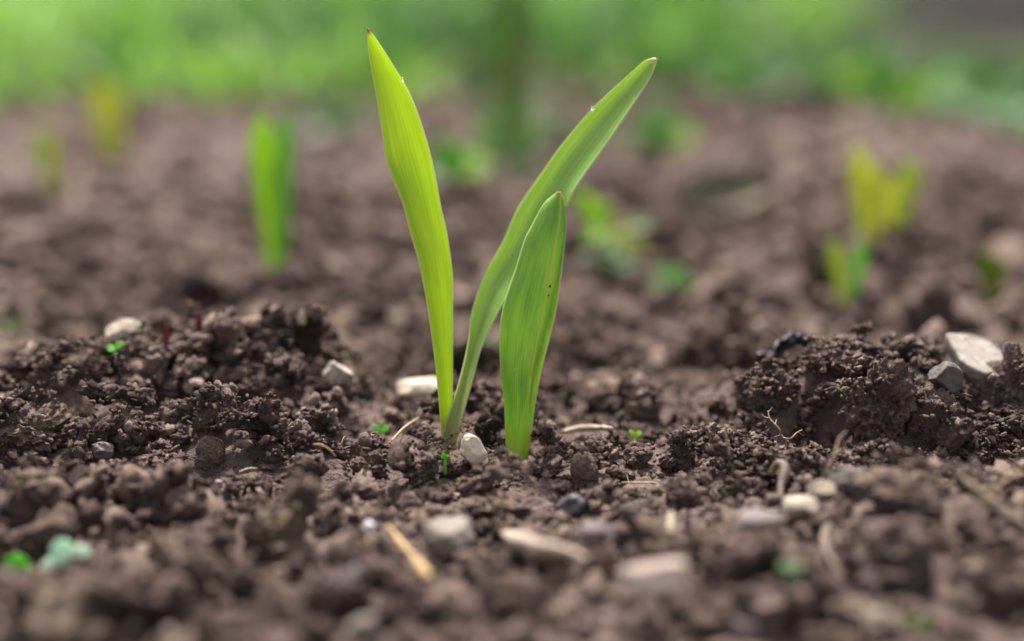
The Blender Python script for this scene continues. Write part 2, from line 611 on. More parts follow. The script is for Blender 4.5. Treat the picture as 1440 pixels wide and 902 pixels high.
# ------------------------------------------------------------------ large clods, one by one
placed = []      # (px, py, half w, half h, depth) of what crumbs must not hide
CLODS = [
    # px, py, w, h, kind, material, label
    (1232, 580, 112, 165, 'porous', 'S', 'tall pitted brown clod in the middle of the steep bank face'),
    (1316, 612, 105, 135, 'block', 'S', 'upright block of dark soil under the grey wedge stone on the bank'),
    (1172, 516, 104, 56, 'crumb', 'S', 'wide rounded clod forming the top of the bank beside the black leaf scrap'),
    (1085, 558, 92, 82, 'crumb', 'S', 'rounded clod low on the bank above the branching rootlet'),
    (1432, 540, 66, 110, 'porous', 'S', 'crumbly clod against the right flank of the pale angular slab stone'),
    (1278, 502, 42, 46, 'spiky', 'D', 'small dark clod with a light tip on the crest, left of the pale slab'),
    (1222, 512, 56, 40, 'crumb', 'S', 'small knobbly clod on the bank crest above the tall pitted clod'),
    (1135, 610, 62, 46, 'crumb', 'S', 'lumpy clod at the foot of the bank right of the branching rootlet'),
    (1240, 655, 78, 48, 'crumb', 'S', 'low clod at the foot of the bank under the tall pitted clod'),
    (1380, 640, 90, 60, 'porous', 'S', 'broad clod at the foot of the bank below the dark hollow'),
    (424, 478, 66, 78, 'spiky', 'D', 'dark pointed clod behind the mound with a straw tip on top'),
    (124, 522, 86, 66, 'porous', 'P', 'pale pitted clod standing highest on the left shoulder of the mound'),
    (112, 584, 96, 44, 'flat', 'P', 'long flat ledge of dry soil overhanging a dark gap on the mound'),
    (40, 614, 116, 84, 'porous', 'P', 'large pale pitted clod at the lower left end of the mound'),
    (206, 482, 54, 48, 'porous', 'P', 'clod on the mound crest just below the cream pebble'),
    (300, 596, 70, 60, 'spiky', 'P', 'bright ragged clod with fibrous top directly above the smooth oval clod'),
    (297, 640, 54, 66, 'smooth', 'P', 'smooth oval grey brown clod on the mound front'),
    (374, 548, 82, 56, 'crumb', 'S', 'rounded clod in the middle of the mound face above a dark gap'),
    (238, 552, 46, 40, 'crumb', 'S', 'small dark clod on the mound face beside a black hollow'),
    (58, 548, 60, 66, 'porous', 'S', 'blurred clod at the left back edge of the mound'),
    (386, 640, 44, 44, 'block', 'S', 'angular little clod right of the smooth oval clod'),
    (478, 634, 52, 46, 'crumb', 'S', 'clod with a thin root beside it, left of the two joined leaves'),
    (520, 662, 60, 42, 'crumb', 'S', 'crumbly clod below the two leaf seedling left of the sprout'),
    (598, 672, 66, 42, 'crumb', 'S', 'low clod directly in front of the two joined leaves'),
    (684, 612, 46, 66, 'crumb', 'D', 'dark clod standing between the two sprouts behind the cream pebble'),
    (768, 662, 48, 38, 'crumb', 'S', 'small clod right in front of the single leaf'),
    (826, 664, 46, 60, 'smooth', 'P', 'egg shaped pale clod right of the single leaf'),
    (900, 650, 56, 40, 'spiky', 'P', 'ragged clod below the bright green speck'),
    (955, 644, 72, 54, 'porous', 'S', 'crumbly clod between the green speck and the short dry stalk'),
    (968, 700, 66, 62, 'crumb', 'S', 'blurred round clod in front of the crumbly clod below the short dry stalk'),
    (1030, 648, 62, 56, 'porous', 'S', 'clod with a short dry stalk standing on it'),
    (1035, 690, 60, 42, 'crumb', 'S', 'lumpy clod left of the curling dry root'),
    (1300, 705, 190, 88, 'crumb', 'S', 'large blurred clod lying in front of the bank'),
    (1262, 800, 150, 110, 'crumb', 'V', 'large violet grey blurred clod in front of the bank, near the bottom'),
    (392, 766, 116, 84, 'crumb', 'P', 'large pale blurred clod left of the orange straw'),
    (474, 838, 112, 92, 'block', 'V', 'violet brown blurred clod with a white fleck below the orange straw'),
    (110, 890, 220, 90, 'crumb', 'P', 'big blurred clod at the bottom edge below the two small seedlings'),
    (700, 716, 100, 46, 'flat', 'P', 'flat broad clod between the cream pebble and the curved bark strip'),
    (1030, 500, 100, 84, 'porous', 'S', 'dark blurred clod behind the left end of the bank'),
    (850, 505, 100, 66, 'crumb', 'S', 'blurred clod lying behind the single leaf, left of the dark blurred clod'),
    (905, 582, 74, 44, 'smooth', 'P', 'smooth blurred clod above the bright green speck'),
    (1010, 850, 170, 80, 'crumb', 'S', 'blurred clod in front of the pale wood chip, right of it'),
    (720, 850, 120, 70, 'crumb', 'S', 'blurred clod below the curved bark strip'),
]
SOILS = {'S': SOIL, 'D': SOIL_DARK, 'P': SOIL_PALE, 'V': SOIL_VIOLET}


def put_body(px, py, w, h, depth, depth_ratio=0.85):
    """centre and half sizes in metres of a body that fills w x h picture pixels at that depth"""
    c = at(px, py, depth)
    return c, np.array([w, w * depth_ratio, h]) * depth / FPX / 2


clod_specs = []
for k, (px, py, w, h, kind, sm, label) in enumerate(CLODS):
    p, d = hit(px, py + 0.30 * h)
    c, hs = put_body(px, py, w, h, d)
    hs[1] = max(hs[1], 0.6 * hs[2])
    c = c + np.array([0, 0.35 * hs[1], 0])
    clod_specs.append((k, c, hs, kind, sm, label))
    placed.append((px, py, w / 2, h / 2, d, True))
for k, c, hs, kind, sm, label in clod_specs:
    # stamp into the heap so that crumbs pile round it
    i = near
    if near.inside(c[0], c[1]):
        xx = (near.xs - c[0]) / (hs[0] * 0.95); yy = (near.ys - c[1]) / (hs[1] * 0.95)
        j = np.where(np.abs(xx) < 1)[0]; ii = np.where(np.abs(yy) < 1)[0]
        q = xx[j][None, :] ** 2 + yy[ii][:, None] ** 2
        top = c[2] + hs[2] * 0.75 * np.sqrt(np.clip(1 - q, 0, 1))
        sl = near.Z[ii[0]:ii[-1] + 1, j[0]:j[-1] + 1]
        near.Z[ii[0]:ii[-1] + 1, j[0]:j[-1] + 1] = np.where(q < 1, np.maximum(sl, top), sl)
    d0, f0 = ico(6 if max(hs) > 0.006 and abs(c[1]) < 0.06 else 5)
    kd = 'crumb' if kind == 'smooth' else kind
    r = lump_radius(d0, 400 + k * 7, kind, 0.72)
    V = d0 * r[:, None]
    ext = np.abs(V).max(0)
    V = V / ext * hs * 1.04
    V = V @ rot_from(0, 0, rng.uniform(-0.25, 0.25)).T + c
    base = c - np.array([0, 0, hs[2] * 0.9])
    o = build('soil_clod', V, f0, SOILS[sm], origin=base, attrs={'tint': np.full(len(V), 0.55)})
    tag(o, label, 'soil clod', 'large clods on the bed')

# ------------------------------------------------------------------ crumbs: sizes, positions
NPROTO = 10
_proto = {}


def crumb_proto(k, sub):
    if (k, sub) not in _proto:
        d, f = ico(sub)
        r = lump_radius(d, 50 + k, ['crumb', 'block', 'porous', 'block', 'crumb', 'spiky', 'flat', 'crumb', 'block', 'block'][k])
        V = d * r[:, None]
        V = V / np.sqrt((V ** 2).sum(1).mean())
        _proto[(k, sub)] = (V, f)
    return _proto[(k, sub)]


crumbs = []   # x, y, z, r, squash


def sprinkle(hm, n, x0, x1, y0, y1, r0, r1, power=2.2, sink=0.4, stamp=True, taper=None):
    t = rng.uniform(size=n)
    rr = (r0 ** (1 - power) + t * (r1 ** (1 - power) - r0 ** (1 - power))) ** (1 / (1 - power))
    rr = np.sort(rr)[::-1]
    xs = rng.uniform(x0, x1, n); ys = rng.uniform(y0, y1, n)
    if not stamp:
        zs = hm.z(xs, ys) + rr * rng.uniform(0.1, 0.7, n)
        crumbs.extend(zip(xs, ys, zs, rr))
        return
    for x, y, r in zip(xs, ys, rr):
        if r > 0.0027 and 0.04 < x < 0.17 and -0.008 < y < 0.075:
            continue          # the bank keeps its own large clods
        z = hm.drop(x, y, r, r, r * 0.8, sink)
        if z is not None:
            crumbs.append((x, y, z, r))


sprinkle(near, 330, -0.22, 0.22, -0.155, 0.13, 0.0048, 0.0095, 2.2, 0.42)
sprinkle(near, 1500, -0.22, 0.22, -0.155, 0.13, 0.0026, 0.0048, 2.0, 0.35)
sprinkle(near, 3400, -0.21, 0.21, -0.15, 0.12, 0.0012, 0.0026, 2.0, 0.35)
sprinkle(near, 240, -0.30, 0.30, 0.12, 0.42, 0.006, 0.012, 2.3, 0.55)
sprinkle(near, 2600, -0.30, 0.30, 0.11, 0.42, 0.0028, 0.006, 2.0, 0.4)
sprinkle(far, 260, -0.9, 0.9, 0.40, 1.40, 0.010, 0.020, 2.4, 0.62)
sprinkle(far, 6500, -0.9, 0.9, 0.40, 1.40, 0.003, 0.009, 2.0, 0.5)
sprinkle(near, 450, 0.045, 0.16, -0.02, 0.034, 0.0011, 0.0026, 2.0, 0.4)
sprinkle(near, 500, -0.15, -0.05, -0.005, 0.06, 0.0014, 0.0036, 2.0, 0.4)
sprinkle(near, 6000, 0.045, 0.16, -0.02, 0.032, 0.0004, 0.0013, 1.8, stamp=False)
sprinkle(near, 17000, -0.20, 0.20, -0.10, 0.10, 0.0005, 0.0013, 1.8, stamp=False)
sprinkle(near, 13000, -0.18, 0.18, -0.035, 0.065, 0.00028, 0.0006, 1.5, stamp=False)

# ------------------------------------------------------------------ small things lying on the bed
M_CREAM = stone_material('cream_stone', (0.2, 0.163, 0.125), (0.4, 0.345, 0.28), 0.75, 260, bump=0.4, dirt=(0.10, 0.078, 0.062))
M_WHITE = stone_material('white_stone', (0.32, 0.285, 0.25), (0.46, 0.42, 0.375), 0.7, 260, bump=0.3, dirt=(0.07, 0.052, 0.043))
M_SLAB = stone_material('slab_stone', (0.17, 0.147, 0.132), (0.29, 0.255, 0.23), 0.85, 420, bump=0.9, spots=(0.16, 0.135, 0.118))
M_GREY = stone_material('grey_stone', (0.05, 0.042, 0.039), (0.11, 0.09, 0.082), 0.75, 400, bump=0.6)
M_VIOLET = stone_material('violet_stone', (0.085, 0.064, 0.068), (0.16, 0.125, 0.132), 0.65, 300, bump=0.4, dirt=(0.07, 0.052, 0.043))
M_TAN = stone_material('tan_stone', (0.13, 0.1, 0.07), (0.24, 0.195, 0.145), 0.7, 320, bump=0.4, dirt=(0.07, 0.052, 0.043))
M_TWO = stone_material('dusty_stone', (0.13, 0.108, 0.095), (0.25, 0.215, 0.19), 0.75, 120, bump=0.3, dirt=(0.07, 0.052, 0.043))
M_BLACK = stone_material('wet_leaf', (0.010, 0.008, 0.011), (0.030, 0.024, 0.030), 0.55, 300, bump=0.5)
M_BLUEGREY = stone_material('slate', (0.022, 0.019, 0.024), (0.06, 0.053, 0.063), 0.6, 300)
M_BEIGE = stone_material('beige_stone', (0.33, 0.275, 0.21), (0.56, 0.485, 0.39), 0.7, 260, bump=0.4)
M_FLECK = stone_material('white_fleck', (0.36, 0.35, 0.38), (0.5, 0.49, 0.53), 0.5, 300, bump=0.1)
M_PINK = stone_material('pink_fleck', (0.252, 0.162, 0.204), (0.336, 0.240, 0.282), 0.6, 300, bump=0.1)

STONES = [
    # px, py, w, h, depth ratio, material, seed, cuts, tilt, label, name
    (172, 468, 60, 38, 0.8, M_CREAM, 3, 6, -0.12, 'cream pebble with a thin end on the crest of the mound', 'pebble'),
    (478, 526, 46, 40, 0.7, M_WHITE, 5, 9, 0.5, 'white blurred stone with a sharp top edge, right of the mound', 'pebble'),
    (592, 545, 80, 31, 0.6, M_BEIGE, 8, 6, 0.03, 'long white stone lying behind the two joined leaves', 'pebble'),
    (664, 632, 36, 46, 0.8, M_BEIGE, 12, 7, -0.45, 'cream pebble standing on end between the two sprouts', 'pebble'),
    (143, 633, 34, 22, 0.8, M_VIOLET, 14, 4, 0.05, 'small violet oval pebble on the left mound', 'pebble'),
    (1326, 530, 56, 46, 0.8, M_GREY, 17, 10, 0.35, 'dark grey wedge stone under the pale angular slab', 'stone'),
    (634, 757, 84, 66, 0.8, M_TWO, 20, 6, 0.0, 'big blurred pale stone with flat top in front of the sprouts', 'stone'),
    (1066, 735, 88, 42, 0.7, M_VIOLET, 23, 5, -0.16, 'long violet stone left of the curling dry root', 'stone'),
    (836, 746, 62, 32, 0.8, M_VIOLET, 26, 5, 0.0, 'small dull violet stone above the curved bark strip', 'stone'),
    (1194, 676, 70, 42, 0.8, M_GREY, 29, 9, 0.06, 'dark flat topped stone at the foot of the bank beside the tan pebble', 'stone'),
    (1156, 690, 42, 26, 0.9, M_TAN, 32, 6, 0.0, 'tan pebble in front of the dark flat topped stone', 'pebble'),
    (1130, 712, 62, 34, 0.9, M_CREAM, 35, 6, 0.1, 'pale smooth stone below the tan pebble, touching the dry root', 'pebble'),
    (519, 739, 20, 13, 0.8, M_FLECK, 38, 7, 0.1, 'tiny bluish white chip above the orange straw', 'stone chip'),
    (502, 802, 18, 11, 0.8, M_FLECK, 41, 7, 0.2, 'white fleck on the violet brown blurred clod', 'stone chip'),
    (308, 681, 14, 12, 0.8, M_PINK, 44, 7, 0.2, 'tiny pink chip below the smooth oval clod', 'stone chip'),
    (890, 722, 26, 20, 0.8, M_BLUEGREY, 47, 8, 0.2, 'small blue grey chip right of the dark violet flake', 'stone chip'),
    (806, 711, 50, 30, 0.8, M_BLUEGREY, 50, 8, -0.2, 'dark violet flake below the egg shaped clod', 'stone chip'),
    (327, 546, 18, 16, 0.8, M_TAN, 53, 8, 0.3, 'small tan cube shaped pebble on the mound face', 'pebble'),
    (964, 791, 12, 24, 0.8, M_WHITE, 56, 6, 0.1, 'small white sliver at the right end of the wood chip', 'stone chip'),
    (510, 884, 50, 40, 0.8, M_TWO, 59, 6, 0.1, 'pale blurred pebble at the bottom edge, left of the sprouts', 'pebble'),
    (1040, 884, 54, 44, 0.8, M_VIOLET, 62, 6, 0.4, 'pinkish blurred pebble at the bottom edge below the wood chip', 'pebble'),
    (1240, 874, 60, 34, 0.8, M_TAN, 65, 6, 0.3, 'tan blurred pebble at the bottom edge in front of the violet grey clod', 'pebble'),
    (740, 196 + 560, 20, 12, 0.8, M_TAN, 68, 6, 0.0, 'tiny tan chip at the left end of the curved bark strip', 'stone chip'),
]
rest = []


def register(px, py, w, h, d):
    placed.append((px, py, w / 2, h / 2, d, False))


stone_specs = []
for (px, py, w, h, dr, mat, seed, cuts, tilt, label, name) in STONES:
    p, d = hit(px, py + 0.32 * h)
    c, hs = put_body(px, py, w, h, d, dr)
    hs[2] *= 1.15; c[2] -= 0.12 * hs[2]
    stone_specs.append((c, hs, mat, seed, cuts, tilt, label, name))
    register(px, py, w, h, d)
for c, hs, mat, seed, cuts, tilt, label, name in stone_specs:
    V, F = stone_verts(5, seed, cuts + 4, 0.05, 0.52 if cuts > 7 else 0.62, 0.92)
    V = V @ rot_from(0.3 * seed, 0.2 * seed, seed).T
    V = V / np.abs(V).max(0) * hs
    V = V @ rot_from(0, tilt, 0.15).T + c
    tag(build(name.replace(' ', '_'), V, F, mat, origin=c - np.array([0, 0, hs[2] * 0.9])), label, name,
        'pebbles and stones on the bed')

# the pale angular slab: a faceted plate with a thick dark left flank, tilted to the viewer
p0, dS = hit(1362, 545)
dS = dS - 0.001
top_px = [(1329, 468), (1352, 468), (1378, 474), (1398, 482), (1408, 496), (1419, 522), (1420, 536), (1398, 528), (1376, 522), (1352, 508), (1340, 492)]
dep = [0.012, 0.0135, 0.0135, 0.0125, 0.010, 0.004, 0.0015, 0.0, 0.0005, 0.003, 0.008]
tp = np.array([at(x, y, dS + e) for (x, y), e in zip(top_px, dep)])
cen = tp.mean(0)
bot = tp.copy()
bot = cen + np.array([-0.0006, 0.0015, -0.0052]) + (bot - bot.mean(0)) * 0.93
bm = bmesh.new()
for v in np.vstack([tp, bot]): bm.verts.new(v)
hull = bmesh.ops.convex_hull(bm, input=bm.verts)
bmesh.ops.delete(bm, geom=list({x for x in hull['geom_interior'] + hull['geom_unused'] if isinstance(x, bmesh.types.BMVert)}), context='VERTS')
bmesh.ops.recalc_face_normals(bm, faces=bm.faces)
bmesh.ops.bevel(bm, geom=list(bm.edges), offset=0.0007, segments=2, affect='EDGES', profile=0.6)
bmesh.ops.triangulate(bm, faces=bm.faces)
for _ in range(3):
    bmesh.ops.subdivide_edges(bm, edges=[e for e in bm.edges if e.calc_length() > 0.0009], cuts=1, use_grid_fill=True)
    bmesh.ops.triangulate(bm, faces=bm.faces)
bm.verts.index_update()
V = np.array([v.co[:] for v in bm.verts]); N = np.array([v.normal[:] for v in bm.verts])
V = V + N * (0.00035 * fbm(V * 320, 3, 4) + 0.0002 * fbm(V * 1200, 2, 6))[:, None]
F = [[v.index for v in f.verts] for f in bm.faces]
bm.free()
slab = build('stone', V, F, M_SLAB, origin=bot.mean(0))
tag(slab, 'pale angular slab of stone lying on the crest of the soil bank', 'stone', 'pebbles and stones on the bed')
register(1375, 502, 96, 74, dS + 0.02)

# crumpled black leaf scrap on the left end of the bank
p0, d0 = hit(1108, 504)
g = np.zeros((15, 11, 3))
for i in range(15):
    for j in range(11):
        u, v = j / 10 * 2 - 1, i / 14
        x = 1064 + 78 * v
        y = 503 - 30 * v + 13 * u * math.sin(pi * (0.08 + 0.86 * v)) + 5 * math.sin(v * 9)
        g[i, j] = at(x, y, d0 - 0.002 + 0.003 * v - 0.003 * math.cos(u * 2.4) * math.sin(pi * v))
gz = fbm(g.reshape(-1, 3) * 260, 3, 77).reshape(15, 11)
gz2 = fbm(g.reshape(-1, 3) * 700, 3, 79).reshape(15, 11)
g[:, :, 2] += gz * 0.0035 - 0.002 * np.abs(gz2); g[:, :, 1] += gz2 * 0.004
g[:, :, 0] += 0.0015 * gz2
V, F, A = thick_sheet(g, 0.0005)
tag(build('leaf_scrap', V, F, M_BLACK, origin=V.mean(0), smooth=False), 'crumpled black leaf scrap lying on the left end of the bank', 'leaf scrap')
register(1104, 490, 80, 34, d0)

# wood chip, bark strip, orange straw
M_WOOD = stone_material('grey_wood', (0.32, 0.245, 0.21), (0.5, 0.4, 0.35), 0.8, 200, bump=0.4)
M_BARK = stone_material('bark', (0.22, 0.165, 0.13), (0.4, 0.315, 0.26), 0.8, 350, bump=0.5)
M_STRAW = stone_material('straw', (0.24, 0.15, 0.06), (0.42, 0.3, 0.15), 0.55, 350, bump=0.3)
M_STRAWPALE = stone_material('pale_straw', (0.2, 0.155, 0.1), (0.33, 0.27, 0.19), 0.55, 350, bump=0.3)
M_ROOT = stone_material('dry_root', (0.180, 0.129, 0.078), (0.300, 0.228, 0.150), 0.7, 500, bump=0.4)
M_DRY = stone_material('brown_dry_leaf', (0.075, 0.052, 0.038), (0.15, 0.11, 0.083), 0.6, 400, bump=0.4)

p0, d0 = hit(918, 836)
c = at(920, 814, d0 - 0.002)
s = d0 / FPX
bm = bmesh.new()
bmesh.ops.create_cube(bm, size=1)
bmesh.ops.scale(bm, vec=(88 * s, 30 * s, 44 * s), verts=bm.verts)
bmesh.ops.bevel(bm, geom=list(bm.edges), offset=5 * s, segments=3, affect='EDGES')
bmesh.ops.subdivide_edges(bm, edges=list(bm.edges), cuts=3, use_grid_fill=True)
bm.verts.index_update()
V = np.array([v.co[:] for v in bm.verts])
V[:, 2] += 0.0007 * np.sin(V[:, 0] * 350) * (V[:, 2] > 0)
V += 0.0006 * np.stack([fbm(V * np.array([90, 400, 400]) + k * 9, 3, k) for k in range(3)], 1)
V = V @ rot_from(-0.5, 0.03, 0.05).T + c
tag(build('wood_chip', V, [[v.index for v in f.verts] for f in bm.faces], M_WOOD, origin=c), 'pale squarish wood chip lying blurred in front of the bed', 'wood chip')
bm.free()
register(920, 816, 100, 64, d0)


def lay(points, lift=0.0006, dz=0.0):
    """picture points -> world points resting on the heaped soil"""
    out = []
    for q in points:
        p, d = hit(q[0], q[1])
        out.append(p + np.array([0, 0, lift + (q[2] if len(q) > 2 else 0)]) - ray(q[0], q[1]) * 0.001)
    return np.array(out)


def smooth_path(P, a=0.6):
    Q = P.copy()
    for _ in range(2):
        Q[1:-1] = (1 - a) * Q[1:-1] + a * 0.5 * (Q[:-2] + Q[2:])
    return Q


def strand(name, pts, r, mat, label, cat, lift=0.0005, wob=0.35, flat=1.0, seg=8, on_ground=True, depth=None, clear=True, extra=()):
    if on_ground:
        P = smooth_path(lay(pts, lift))
    else:
        P = np.array([at(q[0], q[1], depth + (q[2] if len(q) > 2 else 0)) for q in pts])
    parts = [tube(P, r, seg, n=max(16, 8 * len(pts)), wob=wob, seed=len(pts) + int(pts[0][0]), flat=flat)]
    for (ep, er) in extra:
        E = np.array([at(q[0], q[1], depth + (q[2] if len(q) > 2 else 0)) for q in ep])
        parts.append(tube(E, er, 6, n=10, wob=wob, seed=int(ep[0][0])))
    V, F = merge(*parts)
    tag(build(name, V, F, mat, origin=P[0]), label, cat)
    if clear:
        for a, b in zip(pts[:-1], pts[1:]):
            for t in (0.25, 0.75):
                x, y = a[0] + (b[0] - a[0]) * t, a[1] + (b[1] - a[1]) * t
                dd = project(P[len(P) // 2])[2]
                placed.append((x, y, 9, 9, dd, False))


MM = 0.001
strand('straw', [(545, 745), (556, 762), (574, 779), (588, 796), (603, 818)], [0.4 * MM, 0.75 * MM, 0.8 * MM, 1.15 * MM, 1.0 * MM], M_STRAW, 'orange bent straw lying blurred below the tiny white chip', 'straw', lift=0.001)
strand('bark_strip', [(708, 768), (728, 783), (752, 792), (784, 791), (806, 794), (826, 806)], [0.9 * MM, 1.7 * MM, 1.9 * MM, 1.8 * MM, 1.4 * MM, 0.8 * MM], M_BARK, 'curved pale bark strip lying right of the big flat topped stone', 'bark strip', lift=0.0032)
strand('straw', [(943, 727), (946, 742), (942, 754)], [0.6 * MM, 0.8 * MM, 0.6 * MM], M_STRAWPALE, 'short pale straw stub standing left of the long violet stone', 'straw', lift=0.001)
d1 = hit(1090, 640)[1]
strand('dry_root', [(1084, 668, 0.001), (1094, 652, 0.0), (1104, 664, -0.002), (1098, 690, -0.006), (1104, 716, -0.012), (1116, 742, -0.02)], [0.9 * MM, 1.5 * MM, 1.2 * MM, 0.55 * MM, 0.5 * MM, 0.6 * MM], M_DRY, 'curling dry root arching down beside the pale smooth stone', 'root', on_ground=False, depth=d1 - 0.006)
d1 = hit(1165, 800)[1]
strand('dry_leaf', [(1172, 716, 0.03), (1164, 740, 0.022), (1160, 764, 0.012), (1172, 790, 0.004), (1184, 812, 0.0)], [0.4 * MM, 1.0 * MM, 1.2 * MM, 0.8 * MM, 0.4 * MM], M_DRY, 'brown curled dry leaf blurred below the pale smooth stone', 'dry leaf', on_ground=False, depth=d1 - 0.004, flat=0.4)
d1 = hit(1105, 622)[1]
strand('rootlet', [(1108, 622), (1098, 612, -0.001), (1097, 606, -0.002), (1090, 597, -0.002), (1082, 588, -0.001), (1080, 578, 0)], [0.35 * MM, 0.3 * MM, 0.26 * MM, 0.26 * MM, 0.22 * MM, 0.14 * MM], M_ROOT, 'branching tan rootlet sticking out of the soil under the bank', 'root', on_ground=False, depth=d1 - 0.003, wob=0.5,
       extra=[([(1082, 588, -0.001), (1076, 587), (1072, 584)], [0.2 * MM, 0.12 * MM]), ([(1080, 580), (1084, 576), (1086, 573)], [0.18 * MM, 0.1 * MM]),
              ([(1090, 597, -0.002), (1092, 590)], [0.16 * MM, 0.08 * MM]), ([(1102, 616, -0.001), (1112, 617, -0.002), (1120, 609, -0.001), (1128, 605)], [0.28 * MM, 0.2 * MM, 0.14 * MM]),
              ([(1122, 608, -0.001), (1130, 613)], [0.15 * MM, 0.08 * MM]), ([(1098, 612, -0.001), (1088, 615)], [0.2 * MM, 0.1 * MM])])
d1 = hit(1152, 678)[1]
strand('stalk', [(1153, 680), (1160, 666, -0.001), (1166, 652, -0.001), (1173, 642, -0.001), (1177, 628, 0), (1181, 616, 0.001), (1190, 607, 0.001)], [0.22 * MM, 0.3 * MM, 0.3 * MM, 0.36 * MM, 0.3 * MM, 0.26 * MM, 0.16 * MM], M_ROOT, 'thin dry stalk rising behind the tan pebble in front of the bank', 'stalk', on_ground=False, depth=d1 - 0.002, wob=0.3)
d1 = hit(1025, 634)[1]
strand('stalk', [(1026, 640), (1023, 622), (1018, 605)], [0.36 * MM, 0.34 * MM, 0.22 * MM], M_ROOT, 'short dry stalk standing on a clod left of the bank', 'stalk', on_ground=False, depth=d1 - 0.001, wob=0.3)
d1 = hit(1436, 490)[1]
strand('dry_leaf', [(1420, 434), (1430, 439, -0.001), (1438, 448, -0.002), (1444, 462, -0.002), (1446, 500, 0)], [0.3 * MM, 0.9 * MM, 0.9 * MM, 0.6 * MM, 0.5 * MM], M_ROOT, 'curved dry leaf tip rising above the bank right of the pale slab', 'dry leaf', on_ground=False, depth=d1, flat=0.5)
strand('dry_leaf', [(1400, 474), (1410, 470, -0.001), (1418, 478, -0.001), (1424, 500)], [0.4 * MM, 1.1 * MM, 1.2 * MM, 0.8 * MM], M_ROOT, 'brown dry leaf stub touching the right corner of the pale slab', 'dry leaf', on_ground=False, depth=d1 + 0.004, flat=0.5)
strand('straw', [(1436, 462), (1437, 476), (1441, 492)], [0.25 * MM, 0.4 * MM, 0.4 * MM], M_STRAWPALE, 'short yellow straw right of the pale slab', 'straw', on_ground=False, depth=d1)
d1 = hit(1380, 715)[1]
strand('straw', [(1382, 706), (1402, 684), (1424, 668), (1446, 662)], [0.22 * MM, 0.26 * MM, 0.26 * MM, 0.22 * MM], M_STRAW, 'thin arching straw in front of the foot of the bank', 'straw', on_ground=False, depth=d1 - 0.004)
strand('stalk', [(1368, 646, 0.004), (1376, 660, 0.002), (1386, 674, 0.001), (1396, 686, 0)], [0.5 * MM, 0.9 * MM, 1.0 * MM, 0.8 * MM], M_VIOLET, 'flat grey violet stalk leaning at the foot of the bank', 'stalk', on_ground=False, depth=d1 - 0.002, flat=0.5)
strand('stalk', [(1352, 676, 0.004), (1384, 700, 0), (1420, 730, -0.004), (1448, 750, -0.006)], [1.2 * MM, 1.6 * MM, 1.6 * MM, 1.4 * MM], M_DRY, 'brown blurred stalk slanting across the large clod in front of the bank', 'stalk', on_ground=False, depth=d1 - 0.002)
strand('straw', [(362, 663), (352, 656, 0.0008), (336, 668)], [0.2 * MM, 0.3 * MM, 0.2 * MM], M_STRAWPALE, 'tiny straw right of the smooth oval clod', 'straw', lift=0.0008)
strand('rootlet', [(441, 629), (452, 628, 0.001), (462, 634, 0.0005), (472, 646)], [0.16 * MM, 0.2 * MM, 0.2 * MM, 0.14 * MM], M_STRAW, 'thin orange rootlet arching onto a clod left of the joined leaves', 'root', lift=0.0008)
strand('rootlet', [(548, 626), (562, 612, 0.001), (575, 602, 0.001), (590, 590)], [0.25 * MM, 0.4 * MM, 0.4 * MM, 0.2 * MM], M_ROOT, 'reddish rootlet slanting up left of the joined leaves', 'root', lift=0.0006)
strand('straw', [(874, 682), (900, 681), (925, 682)], [0.2 * MM, 0.25 * MM, 0.2 * MM], M_STRAW, 'thin orange straw lying below the ragged clod under the green speck', 'straw', lift=0.0006)
strand('twig', [(792, 612), (810, 606), (836, 604), (860, 608)], [0.7 * MM, 1.0 * MM, 0.9 * MM, 0.6 * MM], M_BARK, 'blurred brown twig lying left of the green speck', 'twig', lift=0.001)
d1 = hit(425, 452)[1]
strand('straw', [(424, 455), (425, 444), (426, 434)], [1.2 * MM, 1.0 * MM, 0.4 * MM], M_STRAWPALE, 'blurred straw tip on the dark pointed clod', 'straw', on_ground=False, depth=d1 - 0.002)

# ------------------------------------------------------------------ clear crumbs that would hide these things
C = np.array(crumbs)
keep = ~((C[:, 1] > 1.12) & (C[:, 0] - 0.20 * (C[:, 1] - 1.2) > 0.26))
PX, PY, PZ = project(C[:, :3])
pr = C[:, 3] * FPX / PZ
for (px, py, hw, hh, d, soft) in placed:
    q = ((PX - px) / (hw + 0.6 * pr)) ** 2 + ((PY - py) / (hh * 0.9 + 0.6 * pr)) ** 2
    bad = (q < 1) & (PZ < d + 0.012) & (PZ > d - 0.05) & (PY - 0.6 * pr < py + 0.5 * hh)
    if soft:
        bad &= (C[:, 3] > 0.0011) | (rng.uniform(size=len(C)) < 0.6)
    keep &= ~bad
# nothing large right at the leaf bases
for (px, py, rr) in ((634, 606, 26), (630, 622, 22), (727, 630, 24)):
    q = np.hypot(PX - px, PY - py)
    keep &= ~((q < rr + pr) & (PZ < 0.42) & (C[:, 3] > (0.0006 if py < 610 else 0.0014)))
C = C[keep]; PZ = PZ[keep]; pr = pr[keep]

